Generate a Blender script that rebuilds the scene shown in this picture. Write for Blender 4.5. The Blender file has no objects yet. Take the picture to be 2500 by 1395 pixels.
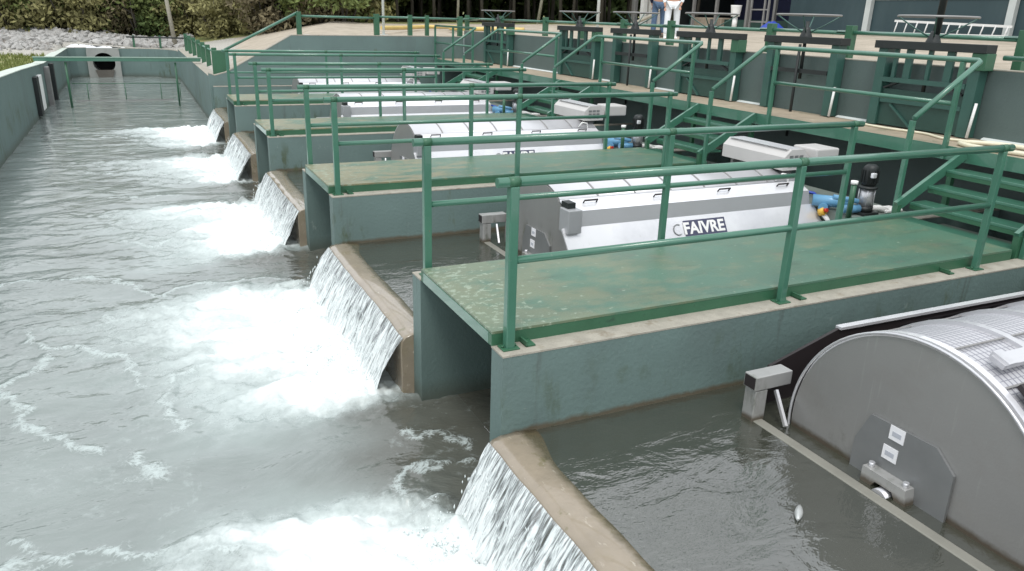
import bpy, bmesh, math, random
import numpy as np
from mathutils import Vector, Matrix
random.seed(7); rng = np.random.default_rng(7)
S = bpy.context.scene
C = S.collection
R = math.radians

# ------------------------------------------------------------ camera
cam = bpy.data.cameras.new('camera'); co = bpy.data.objects.new('camera', cam); C.objects.link(co)
r = Vector((0.9020568, -0.43061158, 0.02944837)); u = Vector((0.11890404, 0.31351181, 0.94211049)); f = Vector((0.4149161, 0.84633564, -0.33400692))
m = Matrix((r, u, -f)).transposed().to_4x4(); m.translation = Vector((-1.89307793, -4.13607215, 1.93756496))
co.matrix_world = m
cam.sensor_width = 36; cam.lens = 36 * 1842.87 / 2500; cam.clip_end = 500; cam.clip_start = .05
S.camera = co
# ------------------------------------------------------------ light: bright overcast, high soft sun
EL, AZ = 62, 215          # sun elevation, compass azimuth (from +Y towards +X)
w = bpy.data.worlds.new('World'); S.world = w; w.use_nodes = True
nt = w.node_tree; bg = nt.nodes['Background']
sky = nt.nodes.new('ShaderNodeTexSky'); sky.sky_type = 'NISHITA'; sky.sun_disc = False
sky.sun_elevation = R(EL); sky.sun_rotation = R(AZ); sky.dust_density = 4; sky.air_density = 1.0
hs = nt.nodes.new('ShaderNodeHueSaturation'); hs.inputs['Saturation'].default_value = .38
nt.links.new(sky.outputs[0], hs.inputs['Color']); bg.inputs[1].default_value = .13
# a broken cloud layer over the clear sky
wc = nt.nodes.new('ShaderNodeTexCoord'); wm = nt.nodes.new('ShaderNodeMapping'); wm.inputs['Scale'].default_value = (1, 1, 2.5); nt.links.new(wc.outputs['Generated'], wm.inputs[0])
wn = nt.nodes.new('ShaderNodeTexNoise'); wn.inputs['Scale'].default_value = 2.2; wn.inputs['Detail'].default_value = 6; nt.links.new(wm.outputs[0], wn.inputs['Vector'])
wr = nt.nodes.new('ShaderNodeMapRange'); wr.inputs[1].default_value = .28; wr.inputs[2].default_value = .62; wr.inputs[3].default_value = .45; wr.inputs[4].default_value = 1; nt.links.new(wn.outputs['Fac'], wr.inputs[0])
wx = nt.nodes.new('ShaderNodeMix'); wx.data_type = 'RGBA'; wx.inputs[7].default_value = (9.2, 9.6, 10.0, 1); nt.links.new(wr.outputs[0], wx.inputs[0]); nt.links.new(hs.outputs[0], wx.inputs[6]); nt.links.new(wx.outputs[2], bg.inputs[0])
sl = bpy.data.lights.new('sun', 'SUN'); sl.energy = 1.15; sl.angle = R(16); sl.color = (1, .965, .92)
so = bpy.data.objects.new('sun', sl); C.objects.link(so)
sd = Vector((math.sin(R(AZ)) * math.cos(R(EL)), math.cos(R(AZ)) * math.cos(R(EL)), math.sin(R(EL))))
so.rotation_euler = sd.to_track_quat('Z', 'Y').to_euler()
S.view_settings.view_transform = 'Standard'; S.view_settings.look = 'None'; S.view_settings.exposure = 0.33; S.view_settings.gamma = 1
S.cycles.max_bounces = 5; S.cycles.diffuse_bounces = 2

# ------------------------------------------------------------ materials
def NN(t, ty, **kw):
    n = t.nodes.new('ShaderNode' + ty)
    for k, v in kw.items():
        if k in n.inputs: n.inputs[k].default_value = v
        else: setattr(n, k, v)
    return n
def rgba(c): return (c[0], c[1], c[2], 1)
MC = {}
def mat(name, base, rough=.5, metal=0, var=.12, vscale=3, blends=(), bump=.0, bscale=40, coat=0, spec=.5, stretch=(1, 1, 1), wear=False, wet=False, algae=False):
    """base colour with broad noise variation; blends: (colour, scale, threshold, softness, stretch)"""
    if name in MC: return MC[name]
    M = bpy.data.materials.new(name); M.use_nodes = True; t = M.node_tree; L = t.links.new
    b = t.nodes['Principled BSDF']; b.inputs['Roughness'].default_value = rough; b.inputs['Metallic'].default_value = metal
    b.inputs['Specular IOR Level'].default_value = spec; b.inputs['Coat Weight'].default_value = coat
    g = NN(t, 'NewGeometry'); 
    mp = NN(t, 'Mapping', vector_type='POINT'); mp.inputs['Scale'].default_value = stretch; L(g.outputs['Position'], mp.inputs[0])
    n = NN(t, 'TexNoise', Scale=vscale, Detail=6, Roughness=.6); L(mp.outputs[0], n.inputs['Vector'])
    mx = NN(t, 'Mix', data_type='RGBA'); L(n.outputs['Fac'], mx.inputs[0])
    mx.inputs[6].default_value = rgba([c * (1 - 2 * var) for c in base]); mx.inputs[7].default_value = rgba([c * (1 + 2 * var) for c in base])
    out = mx.outputs[2]
    for i, (c, sc, th, so_, st) in enumerate(blends):
        mp2 = NN(t, 'Mapping', vector_type='POINT'); mp2.inputs['Scale'].default_value = st; mp2.inputs['Location'].default_value = (3.7 * i, 1.3 * i, 5.1 * i); L(g.outputs['Position'], mp2.inputs[0])
        n2 = NN(t, 'TexNoise', Scale=sc, Detail=8, Roughness=.62); L(mp2.outputs[0], n2.inputs['Vector'])
        mr = NN(t, 'MapRange'); mr.inputs[1].default_value = th; mr.inputs[2].default_value = th + so_; L(n2.outputs['Fac'], mr.inputs[0])
        m2 = NN(t, 'Mix', data_type='RGBA'); L(mr.outputs[0], m2.inputs[0]); L(out, m2.inputs[6]); m2.inputs[7].default_value = rgba(c); out = m2.outputs[2]
    if wear or wet or algae:
        def math_(op, a, b_):
            q = NN(t, 'Math', operation=op)
            for k_, v_ in ((0, a), (1, b_)):
                if isinstance(v_, (int, float)): q.inputs[k_].default_value = v_
                else: L(v_, q.inputs[k_])
            return q.outputs[0]
        def noise_(sc, st=(1, 1, 1)):
            q = NN(t, 'Mapping', vector_type='POINT'); q.inputs['Scale'].default_value = st; L(g.outputs['Position'], q.inputs[0])
            q2 = NN(t, 'TexNoise', Scale=sc, Detail=9, Roughness=.65); L(q.outputs[0], q2.inputs['Vector']); return q2.outputs['Fac']
        def step_(src, a, b_):
            q = NN(t, 'MapRange'); q.inputs[1].default_value = a; q.inputs[2].default_value = b_; L(src, q.inputs[0]); return q.outputs[0]
        def over(fac, c):
            global _o
            q = NN(t, 'Mix', data_type='RGBA'); L(fac, q.inputs[0]); L(out, q.inputs[6]); q.inputs[7].default_value = rgba(c); return q.outputs[2]
        sp_ = NN(t, 'SeparateXYZ'); L(g.outputs['Position'], sp_.inputs[0])
    if wear:    # paint worn by feet near the free end: tan scuffs, then pale flakes
        e1 = step_(sp_.outputs[0], 2.4, .1); far_ = step_(sp_.outputs[1], 2, 4); out = over(math_('MULTIPLY', step_(math_('ADD', noise_(2.3, (1, 1.8, 1)), math_('MULTIPLY', e1, .20)), .53, .68), math_('ADD', .4, math_('MULTIPLY', far_, .45))), (.24, .215, .125))
        e2 = step_(sp_.outputs[0], 1.0, .15); out = over(math_('MULTIPLY', step_(math_('ADD', noise_(13, (1, 1.3, 1)), math_('MULTIPLY', e2, .105)), .635, .68), .7), (.30, .37, .28))
    if algae:   # brown growth on the tank side of the crest
        out = over(math_('MULTIPLY', step_(math_('ADD', sp_.outputs[0], math_('MULTIPLY', noise_(9), .16)), .19, .26), .9), (.085, .070, .035))
    if wet:     # brown scum just above the tank water, damp foot above the channel
        zz = math_('ADD', sp_.outputs[2], math_('MULTIPLY', noise_(6), .07))
        fy = NN(t, 'Math', operation='FLOORED_MODULO'); L(math_('ADD', sp_.outputs[1], .09), fy.inputs[0]); fy.inputs[1].default_value = 4.7485
        tank = math_('MULTIPLY', step_(fy.outputs[0], 1.60, 1.63), step_(sp_.outputs[0], .06, .10))
        out = over(math_('MULTIPLY', math_('MULTIPLY', math_('MULTIPLY', step_(zz, -.60, -.635), step_(zz, -.76, -.72)), tank), .85), (.09, .065, .035))
        out = over(math_('MULTIPLY', math_('MULTIPLY', step_(noise_(7, (1, 1, .3)), .50, .62), math_('MULTIPLY', step_(sp_.outputs[2], -.15, -.45), step_(noise_(.8), .50, .60))), .75), (.055, .075, .03))
        out = over(math_('MULTIPLY', step_(zz, -.98, -1.16), .7), (.075, .085, .065))
    L(out, b.inputs['Base Color'])
    if bump:
        n3 = NN(t, 'TexNoise', Scale=bscale, Detail=5); L(g.outputs['Position'], n3.inputs['Vector'])
        bp = NN(t, 'Bump', Strength=bump, Distance=.01); L(n3.outputs['Fac'], bp.inputs['Height']); L(bp.outputs[0], b.inputs['Normal'])
    MC[name] = M; return M

RAIL = mat('rail_green', (.052, .160, .108), .30, var=.1, vscale=5, blends=(((.12, .19, .15), 14, .66, .1, (1, 1, 1)), ((.14, .10, .06), 22, .69, .03, (1, 1, 1))), bump=.10, bscale=70, coat=.5)
RAILD = mat('beam_green', (.034, .115, .062), .42, var=.15, blends=(((.02, .05, .035), 6, .62, .15, (1, 1, 1)),), bump=.15)
DECK = mat('deck_green', (.070, .158, .108), .36, var=.13, vscale=1.6, blends=(
    ((.095, .145, .088), 1.1, .46, .25, (1, 1.6, 1)), ((.125, .118, .09), 2.0, .60, .22, (1, 1.4, 1)), ((.04, .09, .06), 3.2, .58, .2, (.5, 2, 1)), ((.06, .05, .035), 30, .74, .04, (1, 1, 1))), bump=.25, bscale=60, wear=True)
GATE = mat('gate_green', (.022, .062, .050), .4, var=.15, bump=.1)
GATEB = mat('gate_black', (.012, .016, .016), .5, var=.2)
GATEF = mat('gate_frame_green', (.034, .095, .078), .4, var=.15, bump=.1)
WALL = mat('painted_concrete', (.124, .184, .172), .6, var=.10, vscale=1.2, blends=(
    ((.105, .145, .138), .9, .52, .25, (1, 1, .5)), ((.21, .27, .25), 7, .68, .08, (1, 1, .6)), ((.085, .105, .05), 3.2, .64, .1, (1, 1, .25)), ((.095, .125, .115), 9, .60, .12, (1, 1, .07)), ((.30, .33, .29), 20, .72, .04, (1, 1, 1))), bump=.45, bscale=30, wet=True)
WALLD = mat('painted_concrete_dark', (.085, .122, .115), .5, var=.09, vscale=1.0, blends=(((.07, .095, .092), .8, .5, .25, (1, 1, .4)),), bump=.3, bscale=35)  # same wall paint in a darker tone, used for the gate wall
TOPC = mat('bare_concrete', (.33, .31, .26), .85, var=.18, vscale=9, blends=(((.25, .22, .17), 8, .58, .12, (1, 1, 1)),), bump=.5, bscale=60)
PLAINC = mat('grey_concrete', (.30, .31, .29), .85, var=.15, vscale=2, blends=(((.24, .24, .2), 3, .55, .2, (1, 1, .4)),), bump=.4)
ALGAE = mat('algae_concrete', (.265, .222, .165), .22, var=.14, vscale=5, blends=(((.24, .20, .13), 4, .52, .2, (1, 1, 1)), ((.42, .38, .31), 16, .62, .1, (1.6, .6, 1)), ((.17, .15, .08), 9, .62, .1, (1, 1, 1))), bump=.35, bscale=30, coat=.6, algae=True)
SCUM = mat('waterline_scum', (.13, .10, .06), .4, var=.3, vscale=12, bump=.3)
WALK = mat('walkway_boards', (.36, .30, .22), .75, var=.15, vscale=3, blends=(((.20, .2, .13), 2.5, .55, .2, (1, 1, 1)), ((.5, .44, .34), 5, .62, .1, (1, 1, 1))), bump=.4)
STEEL = mat('stainless_steel', (.62, .62, .64), .34, metal=.6, var=.05, vscale=2.5, blends=(((.42, .42, .44), 2.2, .55, .3, (1, 1, 2.5)),))
STEELD = mat('dull_grey_steel', (.255, .25, .245), .42, metal=.25, var=.07, vscale=2, blends=(((.20, .185, .175), 3, .55, .25, (1, 1, 1.5)), ((.33, .33, .33), 5, .68, .1, (1, 1, .6))), bump=.05)
COVER = mat('cover_steel', (.78, .78, .80), .27, metal=.4, var=.05, vscale=1.4, blends=(((.56, .56, .60), 1.1, .5, .3, (1, 1, 1)), ((.62, .61, .60), 14, .66, .1, (1, 1, .2))))
COVERG = mat('cover_band_steel', (.36, .37, .38), .4, metal=.2, var=.04)
DARKP = mat('dark_plate', (.25, .258, .26), .42, metal=.5, var=.12)
BLACK = mat('black_rubber', (.022, .017, .018), .5, var=.2, vscale=4)
PIPEDARK = mat('pipe_painted_dark', (.02, .02, .02), .9, var=.1)  # near-black colour imitating the unlit depth of the pipe
WHITE = mat('white_paint', (.8, .8, .78), .5, var=.04)
LABELW = mat('label_white', (.8, .8, .82), .4, var=.03)
LETTER = mat('letter_ink', (.04, .045, .075), .4, var=.05)
LOGOBG = mat('logo_navy', (.055, .06, .11), .35, var=.08)
BLUEP = mat('blue_pipe', (.13, .32, .50), .3, var=.1)
BLUEH = mat('blue_hose', (.02, .06, .38), .35, var=.1)
YELLOW = mat('yellow_plastic', (.75, .45, .06), .4, var=.1)
RED = mat('red_plastic', (.5, .04, .02), .4, var=.1)
CREAM = mat('cream_hose', (.72, .68, .52), .5, var=.08)
YHOSE = mat('tan_hose', (.62, .46, .16), .5, var=.12)
WOOD = mat('grey_wood', (.30, .25, .19), .8, var=.2, vscale=8)
BARK = mat('tree_bark', (.07, .062, .05), .9, var=.25, vscale=8, bump=.5, bscale=20)
BARKP = mat('pale_tree_bark', (.34, .32, .26), .9, var=.2, vscale=8, bump=.5, bscale=20)
BWALL = mat('building_cladding', (.034, .068, .078), .5, var=.1, vscale=.6, blends=(((.06, .10, .11), .8, .5, .3, (1, 1, .4)),))
COLW = mat('column_white', (.62, .66, .64), .6, var=.08)
ROOF = mat('roof_sheet', (.3, .33, .33), .5, var=.1)
ROCK = mat('pale_rock', (.34, .335, .32), .9, var=.25, vscale=2.5, blends=(((.26, .23, .2), 3, .55, .15, (1, 1, 1)),), bump=.5, bscale=12)
JEANS = mat('denim', (.07, .12, .20), .85, var=.25, vscale=14)
SKIN = mat('skin', (.45, .25, .17), .55, var=.06)
NAVY = mat('navy_jacket', (.012, .015, .05), .8, var=.2)
WCLOTH = mat('white_overalls', (.72, .76, .8), .8, var=.08, vscale=9)
HAIR = mat('dark_hair', (.02, .014, .01), .6, var=.2)
BOOT = mat('white_boots', (.82, .82, .8), .4, var=.05)
FRAMES = mat('frame_steel', (.42, .42, .41), .4, metal=.4, var=.1, vscale=5, wet=True)
BRUSH = mat('brushed_steel', (.33, .328, .32), .38, metal=.5, var=.06, vscale=1.5, wet=True, blends=(((.30, .29, .275), 2.2, .5, .3, (1, 1, 1.6)), ((.42, .42, .41), 30, .60, .2, (1, 1, .05))), bump=.12, bscale=60)
TARP = mat('blue_tarp', (.03, .07, .42), .5, var=.15)
CURT = mat('pale_curtain', (.55, .54, .5), .8, var=.1, vscale=4)
FISHM = mat('silver_fish', (.55, .57, .56), .25, metal=.3, var=.15, vscale=30)

# ------------------------------------------------------------ mesh helpers
class MB:
    def __init__(s): s.v = []; s.f = []; s.sm = []
    def add(s, vs, fs, smooth=False):
        o = len(s.v); s.v += [tuple(v) for v in vs]; s.f += [tuple(o + i for i in q) for q in fs]; s.sm += [smooth] * len(fs); return s
    def box(s, x0, x1, y0, y1, z0, z1, bev=0):
        if bev <= 0:
            vs = [(x, y, z) for x in (x0, x1) for y in (y0, y1) for z in (z0, z1)]
            return s.add(vs, [(0, 1, 3, 2), (4, 6, 7, 5), (0, 4, 5, 1), (2, 3, 7, 6), (0, 2, 6, 4), (1, 5, 7, 3)])
        b = bmesh.new(); bmesh.ops.create_cube(b, size=1)
        for v in b.verts: v.co = Vector(((x0 + x1) / 2 + v.co.x * (x1 - x0), (y0 + y1) / 2 + v.co.y * (y1 - y0), (z0 + z1) / 2 + v.co.z * (z1 - z0)))
        bmesh.ops.bevel(b, geom=list(b.edges), offset=bev, segments=2, affect='EDGES', profile=.5)
        b.verts.index_update(); s.add([v.co[:] for v in b.verts], [[v.index for v in q.verts] for q in b.faces]); b.free(); return s
    def tube(s, pts, rad, n=12, cap=True, closed=False):
        pts = [Vector(p) for p in pts]; N = len(pts); rads = rad if isinstance(rad, (list, tuple)) else [rad] * N
        vs = []; prev = None
        for i, p in enumerate(pts):
            if closed: d = pts[(i + 1) % N] - pts[i - 1]
            else: d = (pts[min(i + 1, N - 1)] - pts[max(i - 1, 0)])
            d.normalize()
            if prev is None: a = Vector((0, 0, 1)) if abs(d.z) < .9 else Vector((1, 0, 0)); prev = (a - d * a.dot(d)).normalized()
            else: prev = (prev - d * prev.dot(d)).normalized()
            q = d.cross(prev)
            for k in range(n):
                t = 2 * math.pi * k / n; vs.append(p + (prev * math.cos(t) + q * math.sin(t)) * rads[i])
        fs = []
        for i in range(N if closed else N - 1):
            j = (i + 1) % N
            for k in range(n): fs.append((i * n + k, i * n + (k + 1) % n, j * n + (k + 1) % n, j * n + k))
        s.add(vs, fs, True)
        if cap and not closed:
            o = len(s.v) - len(vs); s.f += [tuple(o + k for k in range(n - 1, -1, -1)), tuple(o + (N - 1) * n + k for k in range(n))]; s.sm += [False, False]
        return s
    def bar(s, p, q, a, b, up=(0, 0, 1)):
        """rectangular bar from p to q; a = width, b = height along up"""
        p = Vector(p); q = Vector(q); d = (q - p).normalized(); up = Vector(up); sd_ = d.cross(up).normalized(); up = sd_.cross(d)
        vs = [P + sd_ * i * a / 2 + up * j * b / 2 for P in (p, q) for i, j in ((-1, -1), (1, -1), (1, 1), (-1, 1))]
        return s.add(vs, [(3, 2, 1, 0), (4, 5, 6, 7), (0, 1, 5, 4), (1, 2, 6, 5), (2, 3, 7, 6), (3, 0, 4, 7)])
    def prism(s, poly, axis, a, b, smooth=False):
        """polygon (2D, in the two other axes, in order) extruded from a to b along axis"""
        def P(q, c): return {'X': (c, q[0], q[1]), 'Y': (q[0], c, q[1]), 'Z': (q[0], q[1], c)}[axis]
        n = len(poly); s.add([P(q, a) for q in poly] + [P(q, b) for q in poly], [tuple(range(n)), tuple(range(2 * n - 1, n - 1, -1))])
        o = len(s.v) - 2 * n
        for i in range(n): s.f.append((o + i, o + n + i, o + n + (i + 1) % n, o + (i + 1) % n)); s.sm.append(smooth)
        return s
    def build(s, name, m, parent=None, bevel=0, recalc=True):
        me = bpy.data.meshes.new(name); me.from_pydata(s.v, [], s.f); me.update()
        if recalc or bevel:
            b = bmesh.new(); b.from_mesh(me)
            for q, sm in zip(b.faces, s.sm): q.smooth = sm
            bmesh.ops.recalc_face_normals(b, faces=b.faces)
            b.to_mesh(me); b.free()
        else: me.polygons.foreach_set('use_smooth', s.sm)
        me.materials.append(m)
        o = bpy.data.objects.new(name, me); C.objects.link(o)
        if parent: o.parent = parent
        if bevel:
            bv = o.modifiers.new('bevel', 'BEVEL'); bv.width = bevel; bv.segments = 2; bv.limit_method = 'ANGLE'
        return o
def tag(o, label, cat, group=None):
    o['label'] = label; o['category'] = cat
    if group: o['group'] = group
    return o
def thing(name, label, cat, loc=(0, 0, 0), group=None, rz=0):
    o = bpy.data.objects.new(name, None); C.objects.link(o); o.location = loc; o.rotation_euler = (0, 0, rz); o.empty_display_size = .2
    return tag(o, label, cat, group)
def struct(o, kind='structure'): o['kind'] = kind; return o
def copy_tree(o, parent=None):
    c = o.copy(); C.objects.link(c); c.parent = parent
    for ch in o.children: copy_tree(ch, c)
    return c
def vnoise(x, y, seed=0):
    x = np.asarray(x, float); y = np.asarray(y, float)
    xi = np.floor(x).astype(np.int64); yi = np.floor(y).astype(np.int64); xf = x - xi; yf = y - yi
    def h(a, b):
        n = (a * 374761393 + b * 668265263 + seed * 2147483647) & 0xffffffff
        n = ((n ^ (n >> 13)) * 1274126177) & 0xffffffff
        return ((n ^ (n >> 16)) & 0xffff) / 65535.
    sx = xf * xf * (3 - 2 * xf); sy = yf * yf * (3 - 2 * yf)
    return (h(xi, yi) * (1 - sx) + h(xi + 1, yi) * sx) * (1 - sy) + (h(xi, yi + 1) * (1 - sx) + h(xi + 1, yi + 1) * sx) * sy
def fbm(x, y, oct=4, seed=0):
    s = 0; a = .5
    for i in range(oct): s = s + a * vnoise(x * 2 ** i, y * 2 ** i, seed + i * 17); a *= .5
    return s / (1 - .5 ** oct)
def sst(a, b, x): t = np.clip((x - a) / (b - a), 0, 1); return t * t * (3 - 2 * t)

# ------------------------------------------------------------ dimensions
P = 4.7485; DW = 1.40; DL = 5.42; ZW = -1.22; ZT = -.69
ORD = {-1: 'fifth', 0: 'nearest', 1: 'second nearest', 2: 'third', 3: 'farthest'}

# ------------------------------------------------------------ ground (one sheet with the basin cut out)
def hgt(x, y):
    x = np.asarray(x, float); y = np.asarray(y, float)
    left = np.interp(y, [-20, 16, 25, 32, 38, 44, 60], [.42, .30, .02, .06, .25, .8, 2.5])
    high = np.interp(y, [-20, 18, 30, 42, 60], [1.46, 1.27, 1.42, 1.62, 2.2])
    low = np.interp(y, [-20, 19, 37, 40, 50, 70], [.1, .1, .02, .12, .95, 2.5])
    w_ = 2.15 + np.maximum(y - 19, 0) * .30; k = np.clip((x - .1) / w_, 0, 1)
    mid = low * (1 - k) + high * k
    right = 1.46 + np.clip(x - 7.6, 0, 16) * .024
    kr = sst(5.5, 14, x) * (y < 60)
    mid = mid * (1 - kr) + np.maximum(right, mid) * kr
    kl = sst(-4.7, -.5, x)
    z = left * (1 - kl) + mid * kl
    z = np.where(x > 7.55, np.where(y < 19.2, right, z), z)
    far = np.maximum(0, y - 60); z = z + far * .12
    z = z + (fbm(x * .8, y * .8, 4, 3) - .5) * .10 * (1 - np.exp(-((x + 4.7) ** 2) * 2)) 
    return z
gx = np.unique(np.round(np.concatenate([np.linspace(-120, -30, 10), np.arange(-30, -8, 1.), np.arange(-8, -4.79, .35), [-4.78], np.arange(-4.4, .1, .5), [.1], np.arange(.3, 7.5, .4), [7.58], np.arange(7.9, 26, .6), np.linspace(27, 120, 12)]), 3))
gy = np.unique(np.round(np.concatenate([np.linspace(-40, -12, 5), np.arange(-11, 19, 1.), [19.2], np.arange(19.6, 37.3, .5), [37.3], np.arange(37.8, 50, .6), np.linspace(51, 160, 14)]), 3))
X, Y = np.meshgrid(gx, gy); Z = hgt(X, Y)
Z = np.where((np.abs(X + 4.78) < .01) & (Y < 37.4), np.interp(Y, [-20, 16, 25, 37], [.36, .36, .08, .04]), Z)
vid = -np.ones(X.shape, int); vs = []; fs = []
def hole(cx, cy): return (-4.78 < cx < 7.58 and cy < 19.2) or (-4.78 < cx < .1 and 19.2 <= cy < 37.3)
for j in range(len(gy) - 1):
    for i in range(len(gx) - 1):
        if hole((gx[i] + gx[i + 1]) / 2, (gy[j] + gy[j + 1]) / 2): continue
        q = []
        for a, b in ((j, i), (j, i + 1), (j + 1, i + 1), (j + 1, i)):
            if vid[a, b] < 0: vid[a, b] = len(vs); vs.append((X[a, b], Y[a, b], Z[a, b]))
            q.append(int(vid[a, b]))
        fs.append(q)
M = bpy.data.materials.new('ground'); M.use_nodes = True; t = M.node_tree; L = t.links.new; b = t.nodes['Principled BSDF']
g = NN(t, 'NewGeometry'); at = NN(t, 'Attribute', attribute_name='cover')
n1 = NN(t, 'TexNoise', Scale=1.4, Detail=10, Roughness=.7); L(g.outputs['Position'], n1.inputs[0])
n2 = NN(t, 'TexNoise', Scale=22., Detail=6, Roughness=.7); L(g.outputs['Position'], n2.inputs[0])
def ramp(src, a, b_, ca, cb):
    mr = NN(t, 'MapRange'); mr.inputs[1].default_value = a; mr.inputs[2].default_value = b_; L(src, mr.inputs[0])
    mx = NN(t, 'Mix', data_type='RGBA'); L(mr.outputs[0], mx.inputs[0])
    for k_, c_ in ((6, ca), (7, cb)):
        if isinstance(c_, tuple): mx.inputs[k_].default_value = rgba(c_)
        else: L(c_, mx.inputs[k_])
    return mx.outputs[2]
sand = ramp(n1.outputs[0], .35, .65, (.30, .26, .20), (.46, .40, .32))
sand = ramp(n2.outputs[0], .62, .72, sand, (.25, .21, .15))
grav = ramp(n2.outputs[0], .35, .65, (.26, .25, .22), (.52, .50, .45))
gras = ramp(n1.outputs[0], .35, .62, (.085, .12, .03), (.27, .26, .10))
gras = ramp(n2.outputs[0], .58, .66, gras, (.33, .31, .18))
sp = NN(t, 'SeparateColor'); L(at.outputs['Color'], sp.inputs[0])
ad = NN(t, 'Math', operation='ADD'); L(sp.outputs[0], ad.inputs[0]); mm = NN(t, 'Math', operation='MULTIPLY_ADD'); L(n1.outputs[0], mm.inputs[0]); mm.inputs[1].default_value = .9; mm.inputs[2].default_value = -.45; L(mm.outputs[0], ad.inputs[1])
ad2 = NN(t, 'Math', operation='ADD'); L(sp.outputs[1], ad2.inputs[0]); L(mm.outputs[0], ad2.inputs[1])
c1 = ramp(ad2.outputs[0], .42, .58, sand, grav); c2 = ramp(ad.outputs[0], .42, .58, c1, gras)
L(c2, b.inputs['Base Color']); b.inputs['Roughness'].default_value = .95
bp = NN(t, 'Bump', Strength=.6, Distance=.03); L(n2.outputs[0], bp.inputs['Height']); L(bp.outputs[0], b.inputs['Normal'])
me = bpy.data.meshes.new('ground'); me.from_pydata(vs, [], fs); me.update()
for p_ in me.polygons: p_.use_smooth = True
ca = me.color_attributes.new('cover', 'FLOAT_COLOR', 'POINT')
va = np.array(vs); gr = np.zeros(len(va)); gv = np.zeros(len(va))
gr = np.maximum(gr, (va[:, 0] < -4.6) * (va[:, 1] < 31) * np.where(va[:, 1] > 23, .75, .8))
fl = np.interp(va[:, 0], [-40, -2, 5, 10, 22], [44, 43, 39.5, 36, 30])
gr = np.maximum(gr, sst(-4.5, 0, va[:, 1] - fl) * .9)
gv = np.maximum(gv, sst(2.0 + 0 * va[:, 0], -.6, va[:, 0] - np.maximum(va[:, 1] - 19, 0) * .12) * (va[:, 1] > 19) * .9)
gv = np.maximum(gv, (va[:, 0] < 1) * (va[:, 1] > 31) * .9)
ca.data.foreach_set('color', np.stack([gr, gv, 0 * gr, 1 + 0 * gr], 1).ravel())
me.materials.append(M); go = bpy.data.objects.new('ground', me); C.objects.link(go); struct(go)

# grass tufts along the left bank
tb = MB(); 
for i in range(2600):
    x = -4.95 - abs(rng.normal(0, 2.4)); y = rng.uniform(12, 31); z = float(hgt(x, y)); h = rng.uniform(.05, .16)
    for k in range(3):
        a = rng.uniform(0, 6.28); dx, dy = math.cos(a) * .02, math.sin(a) * .02; lx, ly = rng.normal(0, .04, 2)
        tb.add([(x - dx, y - dy, z - .01), (x + dx, y + dy, z - .01), (x + lx, y + ly, z + h)], [(0, 1, 2)])
gm = mat('grass_blades', (.16, .19, .05), .8, var=.3, vscale=2)
struct(tb.build('grass', gm, recalc=False), 'stuff')

# ------------------------------------------------------------ concrete channel
def wall(name, label, boxes, top=True, m=WALL, extra=None, cat='wall', group=None):
    o = thing(name, label, cat, (boxes[0][0], boxes[0][2], -1.6), group)
    def loc(mb):
        mb.v = [(v[0] - boxes[0][0], v[1] - boxes[0][2], v[2] + 1.6) for v in mb.v]; return mb
    mb = MB(); tp = MB()
    for (x0, x1, y0, y1, z0, z1) in boxes:
        mb.box(x0, x1, y0, y1, z0, z1 - .012); tp.box(x0 - .003, x1 + .003, y0 - .003, y1 + .003, z1 - .012, z1)
    loc(mb).build('wall_body', m, o)
    if top: loc(tp).build('coping', TOPC, o)
    return o
# left wall with a sloping top
o = thing('channel_wall', 'long grey-green painted wall along the left edge of the channel', 'wall', (-4.6, -12, -1.7))
mb = MB(); tp = MB(); 
prof = [(-14, .44), (16, .40), (19.6, .31), (25.4, .115), (37.4, .07)]
for (a, za), (b_, zb) in zip(prof[:-1], prof[1:]):
    for T, x0, x1, dz0, dz1 in ((mb, -4.8, -4.6, None, -.02), (tp, -4.90, -4.585, -.02, 0)):
        zs = ((-1.7, za + dz1), (-1.7, zb + dz1)) if dz0 is None else ((za + dz0, za + dz1), (zb + dz0, zb + dz1))
        vs = [(x, y, z) for (y, zz) in ((a, zs[0]), (b_, zs[1])) for x in (x0, x1) for z in zz]
        T.add([(x + 4.6, y + 12, z + 1.7) for x, y, z in vs], [(0, 2, 3, 1), (4, 5, 7, 6), (0, 4, 6, 2), (1, 3, 7, 5), (0, 1, 5, 4), (2, 6, 7, 3)])
mb.build('wall_body', WALL, o); tp.build('coping', mat('pale_coping', (.50, .56, .50), .7, var=.15, vscale=6, bump=.4), o)
# curved end wall with pipe headwall
o = thing('end_wall', 'curved grey-green wall closing the far end of the channel', 'wall', (-3.2, 37, -1.6))
arc = []
arc += [(-4.75, 36.6), (-4.3, 36.95), (-3.85, 37.05)]
arc2 = [(-2.6, 37.05), (-2.0, 37.05), (-1.4, 36.95), (-.9, 36.7), (-.45, 36.2), (-.15, 35.4), (-.08, 34.3)]
def ribbon(mb, tp, pts, z0, z1, th):
    for i in range(len(pts) - 1):
        p, q = Vector(pts[i]), Vector(pts[i + 1]); n_ = Vector((-(q - p).y, (q - p).x)).normalized()
        if n_.y < 0 and n_.x < .0: n_ = -n_
        A = [p, q, q + n_ * th, p + n_ * th]
        for T, a, b_ in ((mb, z0, z1 - .02), (tp, z1 - .02, z1)):
            T.add([(v.x, v.y, a) for v in A] + [(v.x, v.y, b_) for v in A], [(0, 1, 2, 3), (7, 6, 5, 4), (0, 4, 5, 1), (1, 5, 6, 2), (2, 6, 7, 3), (3, 7, 4, 0)])
mb = MB(); tp = MB(); ribbon(mb, tp, arc, -1.6, .08, .28); ribbon(mb, tp, arc2, -1.6, .07, .28)
for T in (mb, tp): T.v = [(v[0] + 3.2, v[1] - 37, v[2] + 1.6) for v in T.v]
mb.build('wall_body', WALL, o); tp.build('coping', TOPC, o)
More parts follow.
